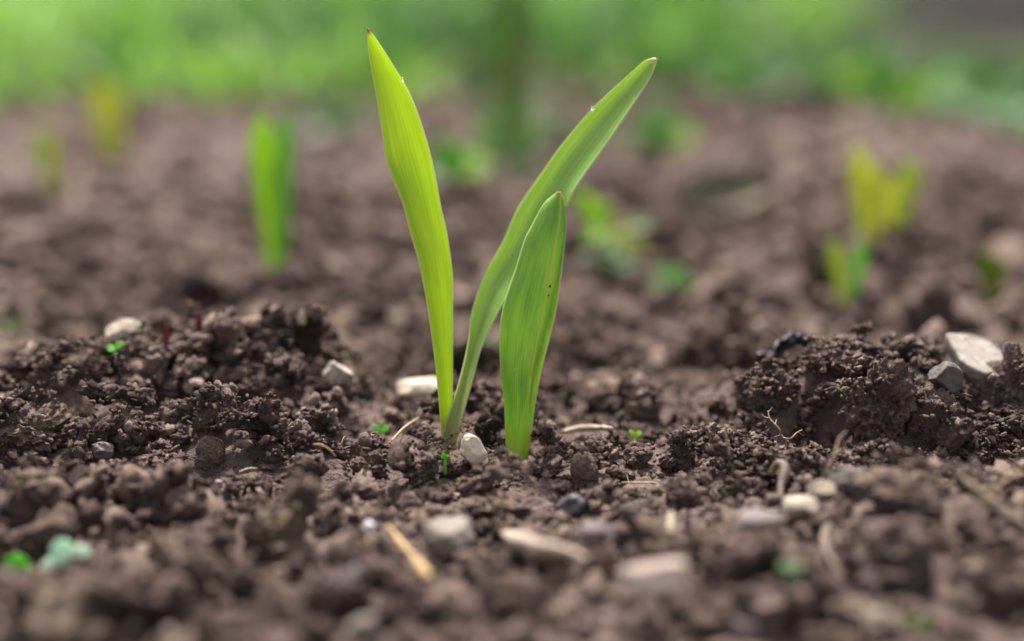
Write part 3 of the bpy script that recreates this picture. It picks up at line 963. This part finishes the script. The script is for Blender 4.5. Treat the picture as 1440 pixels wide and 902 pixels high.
blur = np.abs(FPX * (0.05 / 2.65) * (1 / 0.3885 - 1 / PZ))      # blur circle, pixels
eff = 2 * pr / (1 + 0.35 * blur)
lod = np.where(eff > 26, 4, np.where(eff > 8, 3, np.where(eff > 3.2, 2, 1)))
lod = np.maximum(lod, np.where(pr > 8, 2, 1))
kind_of = rng.integers(0, NPROTO, len(C))
VV, FF, TT = [], [], []
off = 0
for k in range(NPROTO):
    for L in (1, 2, 3, 4):
        sel = np.where((kind_of == k) & (lod == L))[0]
        if not len(sel): continue
        V0, F0 = crumb_proto(k, L)
        m = len(sel)
        q = rng.normal(size=(m, 4)); q /= np.linalg.norm(q, axis=1)[:, None]
        w, x, y, z = q.T
        R = np.stack([1 - 2 * (y * y + z * z), 2 * (x * y - z * w), 2 * (x * z + y * w),
                      2 * (x * y + z * w), 1 - 2 * (x * x + z * z), 2 * (y * z - x * w),
                      2 * (x * z - y * w), 2 * (y * z + x * w), 1 - 2 * (x * x + y * y)], 1).reshape(m, 3, 3)
        sc = C[sel, 3][:, None] * rng.uniform([0.75, 0.55, 0.45], [1.6, 1.2, 1.0], (m, 3))
        W = V0[None, :, :] * sc[:, None, :]
        W = np.einsum('mij,mvj->mvi', R, W)
        W[:, :, 2] *= 0.88
        W += C[sel, :3][:, None, :]
        VV.append(W.reshape(-1, 3))
        FF.append((F0[None] + off + (np.arange(m) * len(V0))[:, None, None]).reshape(-1, 3))
        TT.append(np.repeat(np.clip(rng.normal(0.5, 0.32, m), -0.3, 1.3), len(V0)))
        off += m * len(V0)
o = build('soil_crumbs', np.concatenate(VV), np.concatenate(FF), SOIL, attrs={'tint': np.concatenate(TT)}, smooth=False)
tag(o, 'loose brown soil crumbs covering the whole garden bed', 'soil', kind='stuff')
print('crumb verts', off)


# ------------------------------------------------------------------ the ground sheet, to the horizon
def axis(core0, core1, step, reach_neg, reach_pos, grow=1.07):
    a = list(np.arange(core0, core1, step))
    s = step
    x = a[-1]; hi = []
    while x < reach_pos:
        s *= grow; x += s; hi.append(x)
    s = step; x = a[0]; lo = []
    while x > -reach_neg:
        s *= grow; x -= s; lo.append(x)
    return np.array(lo[::-1] + a + hi)


gx = axis(-0.2, 0.2, 0.0011, 60, 60, 1.045)
gy = axis(-0.11, 0.12, 0.001, 20, 140, 1.02)
X, Y = np.meshgrid(gx, gy)
Z = macro(X, Y)
amp = np.clip(0.002 + 0.012 * sstep(0.1, 1.2, Y), 0, 0.014)
Z = Z + amp * 0.5 * np.abs(fbm2(X, Y, 0.012, 3, 40)) + 0.0022 * fbm2(X, Y, 0.0045, 3, 44) * (np.abs(Y) < 0.2)
# dark worked heap at the far right
heap = sstep(0.24, 0.36, X - 0.20 * (Y - 1.2)) * sstep(1.02, 1.3, Y) * (1 - sstep(2.6, 3.4, Y)) * (1 - sstep(1.6, 2.6, X))
Z = Z + heap * (0.05 + 0.03 * fbm2(X, Y, 0.12, 4, 61))


def turf_edge(x):
    x = np.asarray(x, float)
    return 0.80 + 0.05 * np.sin(x * 5 + 1) + 0.05 * np.sin(x * 13) - 0.10 * sstep(0.25, 0.55, x)


def turf_mask(x, y):
    """1 where grass and weeds grow, 0 on bare soil"""
    e = turf_edge(x)
    m = sstep(-0.02, 0.10, y - e)
    bare = sstep(0.0, 0.12, x - (0.215 * (y + 0.37))) * sstep(0.95, 1.12, y) * (1 - sstep(3.0, 3.6, y))
    return m * (1 - bare)


ny, nx = X.shape
idx = np.arange(ny * nx).reshape(ny, nx)
F = np.stack([idx[:-1, :-1], idx[:-1, 1:], idx[1:, 1:], idx[1:, :-1]], -1).reshape(-1, 4)
m, nt, out = new_mat('bed_ground')
pos = geo_pos(nt)
b = nd(nt, 'ShaderNodeBsdfPrincipled', Roughness=0.95)
b.inputs['Specular IOR Level'].default_value = 0.1
n1 = noise_(nt, pos, 30, 5, 0.7); n2 = noise_(nt, pos, 400, 4, 0.7)
soilc = ramp(nt, [(0.3, (0.036, 0.027, 0.024)), (0.5, (0.108, 0.077, 0.069)), (0.72, (0.225, 0.166, 0.142))], math_(nt, 'ADD', math_(nt, 'MULTIPLY', n1, 0.5), math_(nt, 'MULTIPLY', n2, 0.5)))
heapc = ramp(nt, [(0.3, (0.006, 0.005, 0.005)), (0.7, (0.018, 0.0145, 0.014))], n1)
turfc = ramp(nt, [(0.3, (0.016, 0.026, 0.010)), (0.7, (0.05, 0.085, 0.022))], n1)
c = mixc(nt, attr(nt, 'heap'), soilc, heapc)
c = mixc(nt, attr(nt, 'turf'), c, turfc)
nt.links.new(c, b.inputs['Base Color'])
bp = nd(nt, 'ShaderNodeBump', Strength=1.0, Distance=0.003)
nt.links.new(n2, bp.inputs['Height']); nt.links.new(bp.outputs[0], b.inputs['Normal'])
nt.links.new(b.outputs[0], out.inputs[0])
g = build('ground', np.stack([X.ravel(), Y.ravel(), Z.ravel()], 1), F, m,
          attrs={'turf': turf_mask(X, Y).ravel(), 'heap': np.clip(heap * 1.3, 0, 1).ravel()})
tag(g, 'bare brown soil of the garden bed', 'soil', kind='structure')


def ground_z(x, y):
    return float(hmz(x, y))


# ------------------------------------------------------------------ the two sprouts in focus
def edge_leaf(Lpx, Rpx, depth_fn, nv=150, nu=29, T=0.0007):
    """leaf between two outlines; depth_fn(u, v) gives its own distance from the camera"""
    Lc = catmull(Lpx, nv); Rc = catmull(Rpx, nv)
    u = np.linspace(0, 1, nu)[None, :, None]
    Q = Lc[:, None, :] * (1 - u) + Rc[:, None, :] * u
    P = np.zeros((nv, nu, 3))
    vv = np.linspace(0, 1, nv)
    for i in range(nv):
        for j in range(nu):
            uu = j / (nu - 1)
            P[i, j] = at(Q[i, j, 0], Q[i, j, 1], depth_fn(uu, vv[i]))
    th = T * (0.45 + 0.55 * np.sin(pi * np.linspace(0.06, 0.94, nu)))[None, :] * np.ones((nv, 1))
    return thick_sheet(P, th)


LEAF_A = leaf_material('leaf_lit', (0.18, 0.32, 0.025), (0.27, 0.43, 0.05), (0.54, 0.72, 0.035), (0.74, 0.87, 0.085), trans=0.60, rough=0.45,
                       margin=(0.62, 0.70, 0.24), basec=(0.30, 0.34, 0.06), tip=(0.30, 0.09, 0.05), veins=58)
LEAF_B = leaf_material('leaf_glaucous', (0.15, 0.30, 0.052), (0.25, 0.43, 0.10), (0.52, 0.74, 0.08), (0.70, 0.88, 0.17), trans=0.42, rough=0.36,
                       margin=(0.60, 0.66, 0.34), basec=(0.33, 0.31, 0.12), tip=(0.50, 0.48, 0.30), veins=48, midrib=(0.56, 0.05, (0.30, 0.44, 0.14)), spec=0.6, base_len=0.30)
LEAF_C = leaf_material('leaf_green', (0.10, 0.27, 0.034), (0.225, 0.43, 0.05), (0.42, 0.72, 0.05), (0.70, 0.90, 0.10), trans=0.42, rough=0.38,
                       margin=(0.50, 0.60, 0.24), basec=(0.36, 0.48, 0.05), tip=(0.50, 0.33, 0.16), veins=80, midrib=(0.77, 0.045, (0.46, 0.56, 0.08)), spec=0.5, base_len=0.16, patch=0.5)

baseA = at(632, 628, 0.4015)
sproutA = tag(empty('sprout', baseA), 'tall young sprout with two long leaves spreading in a V from one base', 'sprout', 'sprouts in focus')
L1 = [(621, 640), (622, 620), (619.5, 588), (616.6, 553), (611, 500), (601, 429), (590.7, 375), (578, 330), (566, 286), (545.6, 233), (538, 190), (531, 144), (523, 100), (518, 66), (516.5, 41)]
R1 = [(632, 640), (632, 616), (635, 588), (636.6, 553), (637, 500), (637, 429), (636.5, 385), (629, 330), (620, 290), (609.5, 233), (594, 178), (578, 136), (560, 104), (536, 66), (517.5, 40)]
V, F, A = edge_leaf(L1, R1, lambda u, v: 0.3962 - 0.001 * v + (0.0050 * (u - 0.5) * math.sin(v * 3.0 + 0.3)) + 0.0018 * (1 - (2 * u - 1) ** 2) * min(1, 0.4 + v) * (1 - v ** 6), T=0.0007)
build('leaf', V, F, LEAF_A, sproutA, attrs=A)['label'] = 'upright yellow green leaf with a reddish tip'
L2 = [(620, 634), (621.5, 618), (626, 598), (636, 570), (650, 521), (659, 478), (664.5, 436), (682, 386), (707, 340), (728, 293), (763.8, 240), (792, 201), (834.7, 151), (888, 101.6), (906, 86), (920, 82)]
R2 = [(640, 634), (641, 622), (646, 606), (654, 574), (664.5, 535), (678.6, 485), (707, 428.7), (734, 388), (766, 340), (796, 293), (808, 268), (829.4, 236.4), (859.6, 194), (884.4, 156.6), (913, 112), (925, 83)]


def depthB(u, v):
    ch = 0.0030 * (1 - abs(2 * u - 1) ** 1.5)
    return 0.3945 + 0.0070 * sstep(0.03, 0.28, v) + 0.003 * v - 0.010 * v * v + ch * (0.35 + 0.65 * min(1, v * 2.2)) * (1 - v ** 7) + 0.0075 * (0.5 - u) * sstep(0.12, 0.4, v) * (1 - v ** 8)


V, F, A = edge_leaf(L2, R2, depthB, T=0.0008)
build('leaf', V, F, LEAF_B, sproutA, attrs=A)['label'] = 'blue green channelled leaf leaning to one side'
baseC = at(727, 642, 0.3925)
sproutC = tag(empty('sprout', baseC), 'single broad folded leaf standing just in front of the leaning leaf', 'sprout', 'sprouts in focus')
L3 = [(713.5, 654), (712.4, 634), (711, 602.6), (709.5, 567), (705, 528), (703, 492), (704, 457), (710.6, 421), (725, 379), (737, 340), (746, 321), (764, 289), (776, 277), (784, 271)]
R3 = [(739, 656), (741.5, 640), (745, 622), (751, 574), (760, 524), (769, 489), (781.6, 436), (790, 376), (794, 340), (796, 316), (795, 300), (792.5, 283), (790, 275), (787, 270)]


def depthC(u, v):
    cr = 0.74 + 0.06 * math.sin(v * 2.5)
    a = u / cr if u < cr else (1 - u) / (1 - cr)
    z = 0.3955 - 0.0050 * (math.sin(a * pi / 2) ** (0.9 if u < cr else 0.75)) * (0.55 + 0.45 * math.sin(pi * min(1, v * 1.1)))
    if u > cr: z += 0.0030 * (u - cr) / (1 - cr)
    return z - 0.001 * v


V, F, A = edge_leaf(L3, R3, depthC, nu=37, T=0.0008)
build('leaf', V, F, LEAF_C, sproutC, attrs=A)

# dew beads and grains sitting on the leaves
m, nt, out = new_mat('water')
pw = nd(nt, 'ShaderNodeBsdfPrincipled', Roughness=0.02, IOR=1.33)
pw.inputs['Transmission Weight'].default_value = 1.0
pw.inputs['Base Color'].default_value = (1, 1, 1, 1)
nt.links.new(pw.outputs[0], out.inputs[0])
M_WATER = m


def bead(px, py, depth, r, mat, name, label, cat, sq=0.8):
    d_, f_ = ico(3)
    c = at(px, py, depth)
    V = d_ * np.array([r, r * sq, r * 1.1]) * (1 + (0.2 * fbm(d_ * 2, 2, int(px)) if mat is not M_WATER else 0 * d_[:, 0]))[:, None] + c
    tag(build(name, V, f_, mat, origin=c), label, cat)


bead(833, 152.5, 0.3975, 0.00055, M_WATER, 'dew_drop', 'larger dew bead on the upper edge of the leaning leaf', 'dew drop')
bead(853, 196, 0.3955, 0.0004, M_WATER, 'dew_drop', 'small dew bead on the lower edge of the leaning leaf', 'dew drop')
bead(566, 113, 0.3945, 0.0004, M_WATER, 'dew_drop', 'small dew bead on the edge of the yellow green leaf', 'dew drop')
bead(773, 403, 0.3902, 0.00036, SOIL_PALE, 'soil_grain', 'upper soil grain stuck to the fold of the single leaf', 'soil grain')
bead(771, 416, 0.3902, 0.0003, SOIL, 'soil_grain', 'lower dark soil grain stuck to the fold of the single leaf', 'soil grain')
for k, (x, y) in enumerate([(729, 507), (724, 520), (735, 548), (735, 556), (726, 566), (762, 485), (729, 583), (726, 597)]):
    bead(x, y, 0.3903, 0.00024, M_WATER, 'dew_drop', 'tiny dew bead dotted over the broad face of the single leaf', 'dew drop')
for o in COL.objects:
    if o.get('label', '').startswith('tiny dew bead'): o['group'] = 'dew beads on the single leaf'

# ------------------------------------------------------------------ small green seedlings and specks
G_BRIGHT = plain_leaf('seedling_green', (0.14, 0.38, 0.05))
G_PALE = plain_leaf('seedling_pale', (0.20, 0.33, 0.17), (0.32, 0.48, 0.24))
G_BLUE = plain_leaf('seedling_blue_green', (0.42, 0.55, 0.46), (0.58, 0.76, 0.63))
G_LIME = plain_leaf('seedling_lime', (0.20, 0.36, 0.02), (0.5, 0.75, 0.05))
G_YELLOW = plain_leaf('yellow_leaf', (0.22, 0.24, 0.04), (0.45, 0.46, 0.06))
G_OLIVE = plain_leaf('olive_leaf', (0.10, 0.14, 0.035), (0.22, 0.28, 0.05))
G_MID = plain_leaf('mid_green_leaf', (0.09, 0.22, 0.045), (0.24, 0.48, 0.08))
G_DEEP = plain_leaf('deep_green_leaf', (0.03, 0.09, 0.02), (0.09, 0.22, 0.03))
G_SAGE = plain_leaf('sage_leaf', (0.15, 0.25, 0.12), (0.26, 0.4, 0.18))
G_SILVER = plain_leaf('silver_leaf', (0.30, 0.42, 0.26), (0.46, 0.62, 0.38))
G_RED = plain_leaf('red_shoot', (0.12, 0.025, 0.045), (0.25, 0.05, 0.09))


def seedling(px, py, leaves, label, mat, stem_h=0.004, name='seedling', cat='seedling', stem_r=0.0004, use_depth=None, stem_mat=None):
    """leaves: (dx px, dy px) of each leaf tip from the top of the stem, width px"""
    p, d = hit(px, py)
    d = use_depth or d
    base = at(px, py, d - 0.002)
    top = base + np.array([0, 0, stem_h])
    s = d / FPX
    e = tag(empty(name, base), label, cat)
    V, F = tube(np.array([base - [0, 0, 0.004], base, top]), [stem_r, stem_r, stem_r * 0.8], 6, n=8)
    build('stem', V, F, stem_mat or mat, e)
    for (dx, dy, w, *mm) in leaves:
        tip = top + np.array([dx * s, -0.4 * abs(dx) * s * (1 if dy > 0 else -0.3), -dy * s])
        V, F, A = oval_leaf(top, tip, w * s, up=(0.1, -0.62, 0.78), curl=0.08, shape=0.5)
        build('leaf', V, F, mm[0] if mm else mat, e)
    placed.append((px, py - 4, 14, 12, d, False))
    return e


seedling(536, 612, [(-12, -8, 8), (11, -6, 10)], 'tiny seedling with two round leaves left of the joined leaves', G_BRIGHT, 0.0012)
seedling(893, 616, [(-8, -7, 8), (9, -5, 8)], 'bright green speck of a seedling right of the single leaf', G_LIME, 0.0006)
seedling(626, 648, [(-3, -9, 6), (4, -6, 5)], 'tiny green shoot in front of the joined leaves', G_BRIGHT, 0.0004)
seedling(28, 806, [(-16, -18, 28), (16, 10, 26), (4, -22, 24)], 'blurred bright green seedling in the foreground beside a blue green one', G_BRIGHT, 0.0008)
seedling(94, 796, [(-34, 16, 34), (-10, -32, 34), (34, -10, 34)], 'blurred pale blue green seedling with three round leaves in the foreground', G_BLUE, 0.0012)
seedling(1112, 804, [(-16, -2, 12), (16, -3, 12)], 'blurred pale green seedling in front of the long violet stone', G_PALE, 0.001)
seedling(162, 492, [(-10, 2, 12), (12, -6, 12)], 'green speck under the cream pebble on the mound crest', G_BRIGHT, 0.0006)
seedling(18, 468, [(-18, -4, 20), (20, -6, 22)], 'blurred dull green seedling behind the left end of the mound', G_OLIVE, 0.002)
seedling(688, 492, [(-9, -7, 13), (9, -6, 13)], 'pale green seedling seen between the two sprouts', G_PALE, 0.001)
seedling(1290, 884, [(-16, -6, 20), (18, -4, 20)], 'dim green blurred seedling at the bottom edge', G_OLIVE, 0.001)
for (x, y, h, lab) in ((232, 490, 34, 'dark red shoot standing behind the mound crest beside the cream pebble'), (277, 466, 28, 'pinkish red shoot behind the mound, right of the dark red shoot')):
    p, d = hit(x, y)
    b0 = at(x, y, d); s = d / FPX
    V1, F1, A1 = blade(b0 - [0, 0, 0.003], b0 + np.array([2 * s, 0.002, h * s]), 8 * s, (0.2, -1, 0.1))
    tag(build('red_shoot', V1, F1, G_RED, origin=b0), lab, 'shoot')

# ------------------------------------------------------------------ blurred sprouts farther back in the bed
SPR_LIME = leaf_material('far_leaf_lime', (0.16, 0.31, 0.025), (0.21, 0.37, 0.035), (0.44, 0.66, 0.06), (0.50, 0.70, 0.085), trans=0.56, margin=None)
SPR_GREEN = leaf_material('far_leaf_green', (0.13, 0.29, 0.07), (0.18, 0.35, 0.10), (0.28, 0.52, 0.14), (0.36, 0.58, 0.18), trans=0.5, margin=None)
SPR_YELLOW = leaf_material('far_leaf_yellow', (0.26, 0.275, 0.06), (0.31, 0.32, 0.075), (0.50, 0.55, 0.13), (0.56, 0.60, 0.16), trans=0.58, margin=None)
SPR_OLIVE = leaf_material('far_leaf_olive', (0.20, 0.24, 0.055), (0.24, 0.28, 0.065), (0.38, 0.44, 0.09), (0.43, 0.50, 0.12), trans=0.58, margin=None)


def far_sprout(px, py, leaves, label):
    p, d = hit(px, py, 0.52)
    base = at(px, py, d)
    e = tag(empty('sprout', base), label, 'sprout', 'blurred sprouts farther back in the bed')
    for (bx, tx, ty, w, mat, face, dd) in leaves:
        b = at(px + bx, py, d + dd) - np.array([0, 0, 0.006])
        t = at(tx, ty, d + dd - 0.012)
        V, F, A = blade(b, t, w * d / FPX, face, fold=0.16, thick=0.0007, peak=0.76, prof_=[0.26, 0.5, 1, 0.95, 0.60, 0.05])
        build('leaf', V, F, mat, e, attrs=A)


far_sprout(388, 376, [(-4, 366, 160, 38, SPR_LIME, (0.15, -1, 0.1), 0.0), (4, 402, 158, 38, SPR_GREEN, (-0.2, -1, 0.25), 0.006)],
           'bright green blurred sprout, the tallest of those behind the mound')
far_sprout(158, 222, [(-4, 138, 110, 36, SPR_YELLOW, (0.1, -1, 0.1), 0.0), (6, 166, 120, 26, SPR_YELLOW, (-0.2, -1, 0.1), 0.01)],
           'yellow blurred sprout near the grass, the farthest one')
far_sprout(76, 268, [(0, 60, 176, 32, SPR_OLIVE, (0.1, -1, 0.1), 0.0)], 'olive yellow blurred sprout beside the farthest yellow one')
far_sprout(1240, 322, [(-24, 1206, 206, 36, SPR_YELLOW, (0.1, -1, 0.1), 0.0), (18, 1284, 224, 36, SPR_OLIVE, (-0.1, -1, 0.1), 0.008), (-6, 1232, 232, 26, SPR_YELLOW, (0, -1, 0.1), -0.006), (8, 1260, 252, 26, SPR_YELLOW, (0, -1, 0.1), 0.004)],
           'yellow blurred sprout with leaves spread wide, beyond the bank')
far_sprout(1192, 428, [(-3, 1170, 336, 24, SPR_OLIVE, (0.1, -1, 0.2), 0.0), (4, 1212, 340, 24, SPR_GREEN, (-0.1, -1, 0.2), 0.006)],
           'small green blurred sprout just behind the bank')
far_sprout(1394, 412, [(0, 1384, 352, 26, G_OLIVE, (0.1, -1, 0.2), 0.0), (4, 1404, 360, 26, G_OLIVE, (0.1, -1, 0.2), 0.0)],
           'dim olive blurred sprout behind the pale slab')


def weed(px, py, leaves, label, stem_to=None, name='weed', cat='weed'):
    """broad leaved weed: leaves (centre px, py, length px, width px, direction deg, material, depth offset)"""
    p, d = hit(px, py)
    base = at(px, py, d); s = d / FPX
    e = tag(empty(name, base), label, cat)
    for i, (cx, cy, ln, w, ang, mat, dd) in enumerate(leaves):
        c = at(cx, cy, d + dd)
        a = math.radians(ang)
        ax = (RIGHT * math.cos(a) + UP * math.sin(a)) * ln * s / 2 + np.array([0, -0.15, 0]) * ln * s
        V, F, A = oval_leaf(c - ax, c + ax, w * s, up=(0.15, -0.6, 0.75), curl=0.1, sag=0.08)
        build('leaf', V, F, mat, e)
        V, F = tube(np.array([base - [0, 0, 0.004], (base + c - ax) / 2 + [0, 0, 0.2 * ln * s], c - ax * 0.9]), [0.0008, 0.0007, 0.0005], 6, n=10)
        build('stem', V, F, G_OLIVE, e)
    return e


weed(850, 396, [(822, 290, 52, 36, 120, G_LIME, 0), (842, 304, 46, 30, 60, G_LIME, 0.004), (836, 330, 40, 26, 200, G_LIME, -0.004), (872, 322, 44, 32, 25, G_YELLOW, 0), (866, 342, 40, 26, -15, G_LIME, 0.006), (900, 316, 40, 26, 10, G_OLIVE, 0), (896, 346, 36, 24, -30, G_YELLOW, 0.004), (858, 366, 48, 38, -20, G_SAGE, 0), (830, 372, 46, 36, 190, G_SAGE, 0), (884, 372, 40, 30, -10, G_SAGE, 0)],
     'blurred weed with lime, yellow and grey green leaves behind the single leaf')
weed(962, 418, [(950, 390, 62, 32, 150, G_MID, 0), (985, 408, 60, 26, -25, G_LIME, 0), (925, 402, 40, 26, 190, G_OLIVE, 0)],
     'low blurred green weed right of the lime and yellow one')
weed(640, 262, [(632, 222, 64, 50, 100, G_MID, 0), (660, 236, 56, 40, 20, G_LIME, 0), (615, 244, 44, 34, 170, G_SAGE, 0)],
     'blurred green weed seen between the two tall leaves')
weed(930, 216, [(926, 176, 84, 56, 80, G_SAGE, 0), (950, 196, 64, 46, 30, G_LIME, 0), (904, 196, 60, 40, 150, G_MID, 0)],
     'blurred pale green weed at the bed edge right of the leaning leaf tip')
weed(470, 196, [(462, 160, 66, 44, 120, G_SAGE, 0), (488, 172, 60, 40, 30, G_SAGE, 0.01), (446, 180, 50, 34, 180, G_SAGE, 0)],
     'blurred grey green weed at the bed edge left of the upright leaf')

# pale dry leaf lying on the far soil
p, d = hit(1030, 310)
c = at(1030, 305, d)
V, F, A = oval_leaf(c + np.array([-0.028, 0.0, 0.004]), c + np.array([0.03, 0.03, 0.016]), 0.026, up=(0.1, -0.8, 0.6), curl=0.3, sag=0.2)
tag(build('dry_leaf', V, F, stone_material('pale_dry_leaf', (0.075, 0.066, 0.042), (0.14, 0.12, 0.08), 0.8, 60), origin=c), 'pale straw coloured dry leaf lying blurred on the far soil', 'dry leaf')

# tall leafy plant at the bed edge between the two tall leaves
p, d = hit(745, 244)
base = at(745, 244, d)
tall = tag(empty('leafy_plant', base), 'tall blurred plant with narrow upright green leaves at the bed edge', 'plant')
rl = np.random.default_rng(5)
for k in range(15):
    tx = 745 + rl.normal(0, 52); ty = rl.uniform(-60, 170)
    b = base + np.array([rl.normal(0, 0.022), rl.normal(0, 0.03), -0.004])
    t = at(tx, ty, d + rl.uniform(-0.03, 0.05))
    V, F, A = blade(b, t, rl.uniform(9, 20) * d / FPX, (rl.normal(0, 0.8), -1, 0.3), fold=0.12, peak=0.6)
    build('leaf', V, F, [G_MID, G_SAGE, G_MID, G_SAGE, G_OLIVE][k % 5], tall)

# broad leaved weeds along the right part of the grass edge
RW = [
    (1070, 150, 'blurred sage weed at the grass edge, above the gap left of the yellow sprout', [G_SILVER, G_MID, G_SAGE], 92, 60),
    (1190, 158, 'blurred bright green weed at the grass edge above the spread yellow sprout', [G_MID, G_LIME, G_DEEP], 96, 60),
    (1300, 170, 'blurred silvery weed with arching leaves at the grass edge, before the dark heap', [G_SILVER, G_SILVER, G_SAGE], 120, 50),
    (1415, 184, 'blurred silvery weed at the outer end of the grass edge', [G_SILVER, G_PALE, G_MID], 100, 50),
]
for (px, py, lab, mats, ln, w) in RW:
    lv = []
    for k in range(11):
        a = rl.uniform(15, 165)
        lv.append((px + rl.normal(0, 48), py - rl.uniform(10, 62) * (1 if px < 1150 else 0.75), ln * rl.uniform(0.6, 1.0), w * rl.uniform(0.6, 1.0), a, mats[k % 3], rl.uniform(-0.02, 0.06)))
    weed(px, py, lv, lab)

# ------------------------------------------------------------------ grass beyond the bed: nobody could count it
m, nt, out = new_mat('grass')
p_ = nd(nt, 'ShaderNodeBsdfPrincipled', Roughness=0.5)
gc = attr(nt, 'gcol', True)
nt.links.new(gc, p_.inputs['Base Color'])
t_ = nt.nodes.new('ShaderNodeBsdfTranslucent')
nt.links.new(mixc(nt, 1.0, gc, (2.0, 2.2, 1.25), 'MULTIPLY'), t_.inputs['Color'])
mx = nd(nt, 'ShaderNodeMixShader', Fac=0.45)
nt.links.new(p_.outputs[0], mx.inputs[1]); nt.links.new(t_.outputs[0], mx.inputs[2])
nt.links.new(mx.outputs[0], out.inputs[0])
GRASS = m
gr = np.random.default_rng(21)
N = 34000
gxs = gr.uniform(-2.2, 2.2, N); gys = 0.8 + 4.6 * gr.uniform(0, 1, N) ** 1.6
pr_ = turf_mask(gxs, gys) * (0.28 + 0.72 * sstep(-0.12, 0.14, fbm2(gxs, gys, 0.24, 2, 91)))
ok = gr.uniform(size=N) < pr_
gxs, gys = gxs[ok], gys[ok]
n = len(gxs)
clump = fbm2(gxs, gys, 0.22, 2, 95)
hts = gr.uniform(0.03, 0.085, n) * (1 + 1.2 * clump) * (0.7 + 0.5 * sstep(0.0, 0.5, gys - 0.9))
wid = gr.uniform(0.004, 0.011, n)
yaw = gr.uniform(0, 2 * pi, n); lean = gr.uniform(0.4, 1.5, n) * hts; ldir = gr.uniform(0, 2 * pi, n)
nvb = 5
tt = np.linspace(0, 1, nvb)
prof = np.array([0.7, 1.0, 0.9, 0.6, 0.06])
bz = macro(gxs, gys) + 0.0
cx = gxs[:, None] + np.cos(ldir)[:, None] * lean[:, None] * tt ** 2
cy = gys[:, None] + np.sin(ldir)[:, None] * lean[:, None] * tt ** 2
cz = bz[:, None] - 0.004 + hts[:, None] * tt
sx = np.cos(yaw)[:, None] * wid[:, None] / 2 * prof; sy = np.sin(yaw)[:, None] * wid[:, None] / 2 * prof
fold = 0.25 * wid[:, None] * prof
# three points across each blade so that it is folded, not flat
Lf = np.stack([cx - sx, cy - sy, cz], -1); Rt = np.stack([cx + sx, cy + sy, cz], -1)
Md = np.stack([cx - sy * 0.5, cy + sx * 0.5, cz - fold * 0.3], -1)
GV = np.stack([Lf, Md, Rt], 2).reshape(-1, 3)
q = []
for i in range(nvb - 1):
    for j in range(2):
        a = i * 3 + j
        q.append((a, a + 1, a + 4, a + 3))
q = np.array(q)
GF = (q[None] + (np.arange(n) * nvb * 3)[:, None, None]).reshape(-1, 4)
f1 = np.clip(0.42 + 3.0 * fbm2(gxs, gys, 0.3, 2, 97) + gr.normal(0, 0.15, n), 0, 1)[:, None]
f2 = sstep(-0.02, 0.22, fbm2(gxs, gys, 0.28, 2, 99))[:, None]
colr = np.array([0.020, 0.060, 0.015]) * (1 - f1) + np.array([0.125, 0.225, 0.048]) * f1
colr = colr * (1 - 0.75 * f2) + np.array([0.022, 0.055, 0.012]) * 0.75 * f2
g = build('grass', GV, GF, GRASS, attrs={'gcol': np.repeat(colr, nvb * 3, axis=0)})
tag(g, 'blurred green grass growing beyond the garden bed', 'grass', kind='stuff')

# fine root hairs and straw bits in the sharp zone: nobody could count them
parts = []
for k in range(70):
    x, y = gr.uniform(-0.14, 0.14), gr.uniform(-0.03, 0.05)
    z = float(near.z(x, y))
    L = gr.uniform(0.002, 0.007); a = gr.uniform(0, 2 * pi); up = gr.uniform(-0.1, 0.9)
    p0 = np.array([x, y, z - 0.0005])
    dr = np.array([math.cos(a), math.sin(a), up])
    parts.append(tube(np.array([p0, p0 + dr * L * 0.5 + gr.normal(0, 0.0006, 3), p0 + dr * L + np.array([0, 0, -0.0008])]), [0.00014, 0.00012, 0.00006], 5, n=7))
V, F = merge(*parts)
tag(build('root_hairs', V, F, M_ROOT), 'fine tan root hairs scattered between the soil crumbs', 'root hairs', kind='stuff')

# ------------------------------------------------------------------ light
SUN = np.array([-0.04, 0.50, 0.86]); SUN /= np.linalg.norm(SUN)
sd = bpy.data.lights.new('sun', 'SUN')
sd.energy = 3.3
sd.angle = math.radians(6)
sd.color = (1.0, 0.945, 0.86)
so = bpy.data.objects.new('sun', sd)
COL.objects.link(so)
so.rotation_euler = Vector(-SUN).to_track_quat('-Z', 'Y').to_euler()
w = bpy.data.worlds.new('World')
scene.world = w
w.use_nodes = True
nt = w.node_tree
sky = nt.nodes.new('ShaderNodeTexSky')
sky.sky_type = 'NISHITA'
sky.sun_disc = False
sky.sun_elevation = math.asin(SUN[2])
sky.sun_rotation = math.atan2(SUN[0], SUN[1])
sky.air_density = 1.0; sky.dust_density = 4.0; sky.ozone_density = 1.0
hs_ = nt.nodes.new('ShaderNodeHueSaturation')
hs_.inputs['Saturation'].default_value = 0.2
nt.links.new(sky.outputs[0], hs_.inputs['Color'])
bg = nt.nodes['Background']
nt.links.new(hs_.outputs[0], bg.inputs['Color'])
bg.inputs['Strength'].default_value = 0.075

scene.view_settings.view_transform = 'Standard'
scene.view_settings.look = 'None'
scene.view_settings.gamma = 1
scene.view_settings.exposure = 1.93
scene.render.film_transparent = False
scene.cycles.use_denoising = True
scene.cycles.max_bounces = 8
scene.cycles.diffuse_bounces = 4
scene.cycles.transmission_bounces = 6
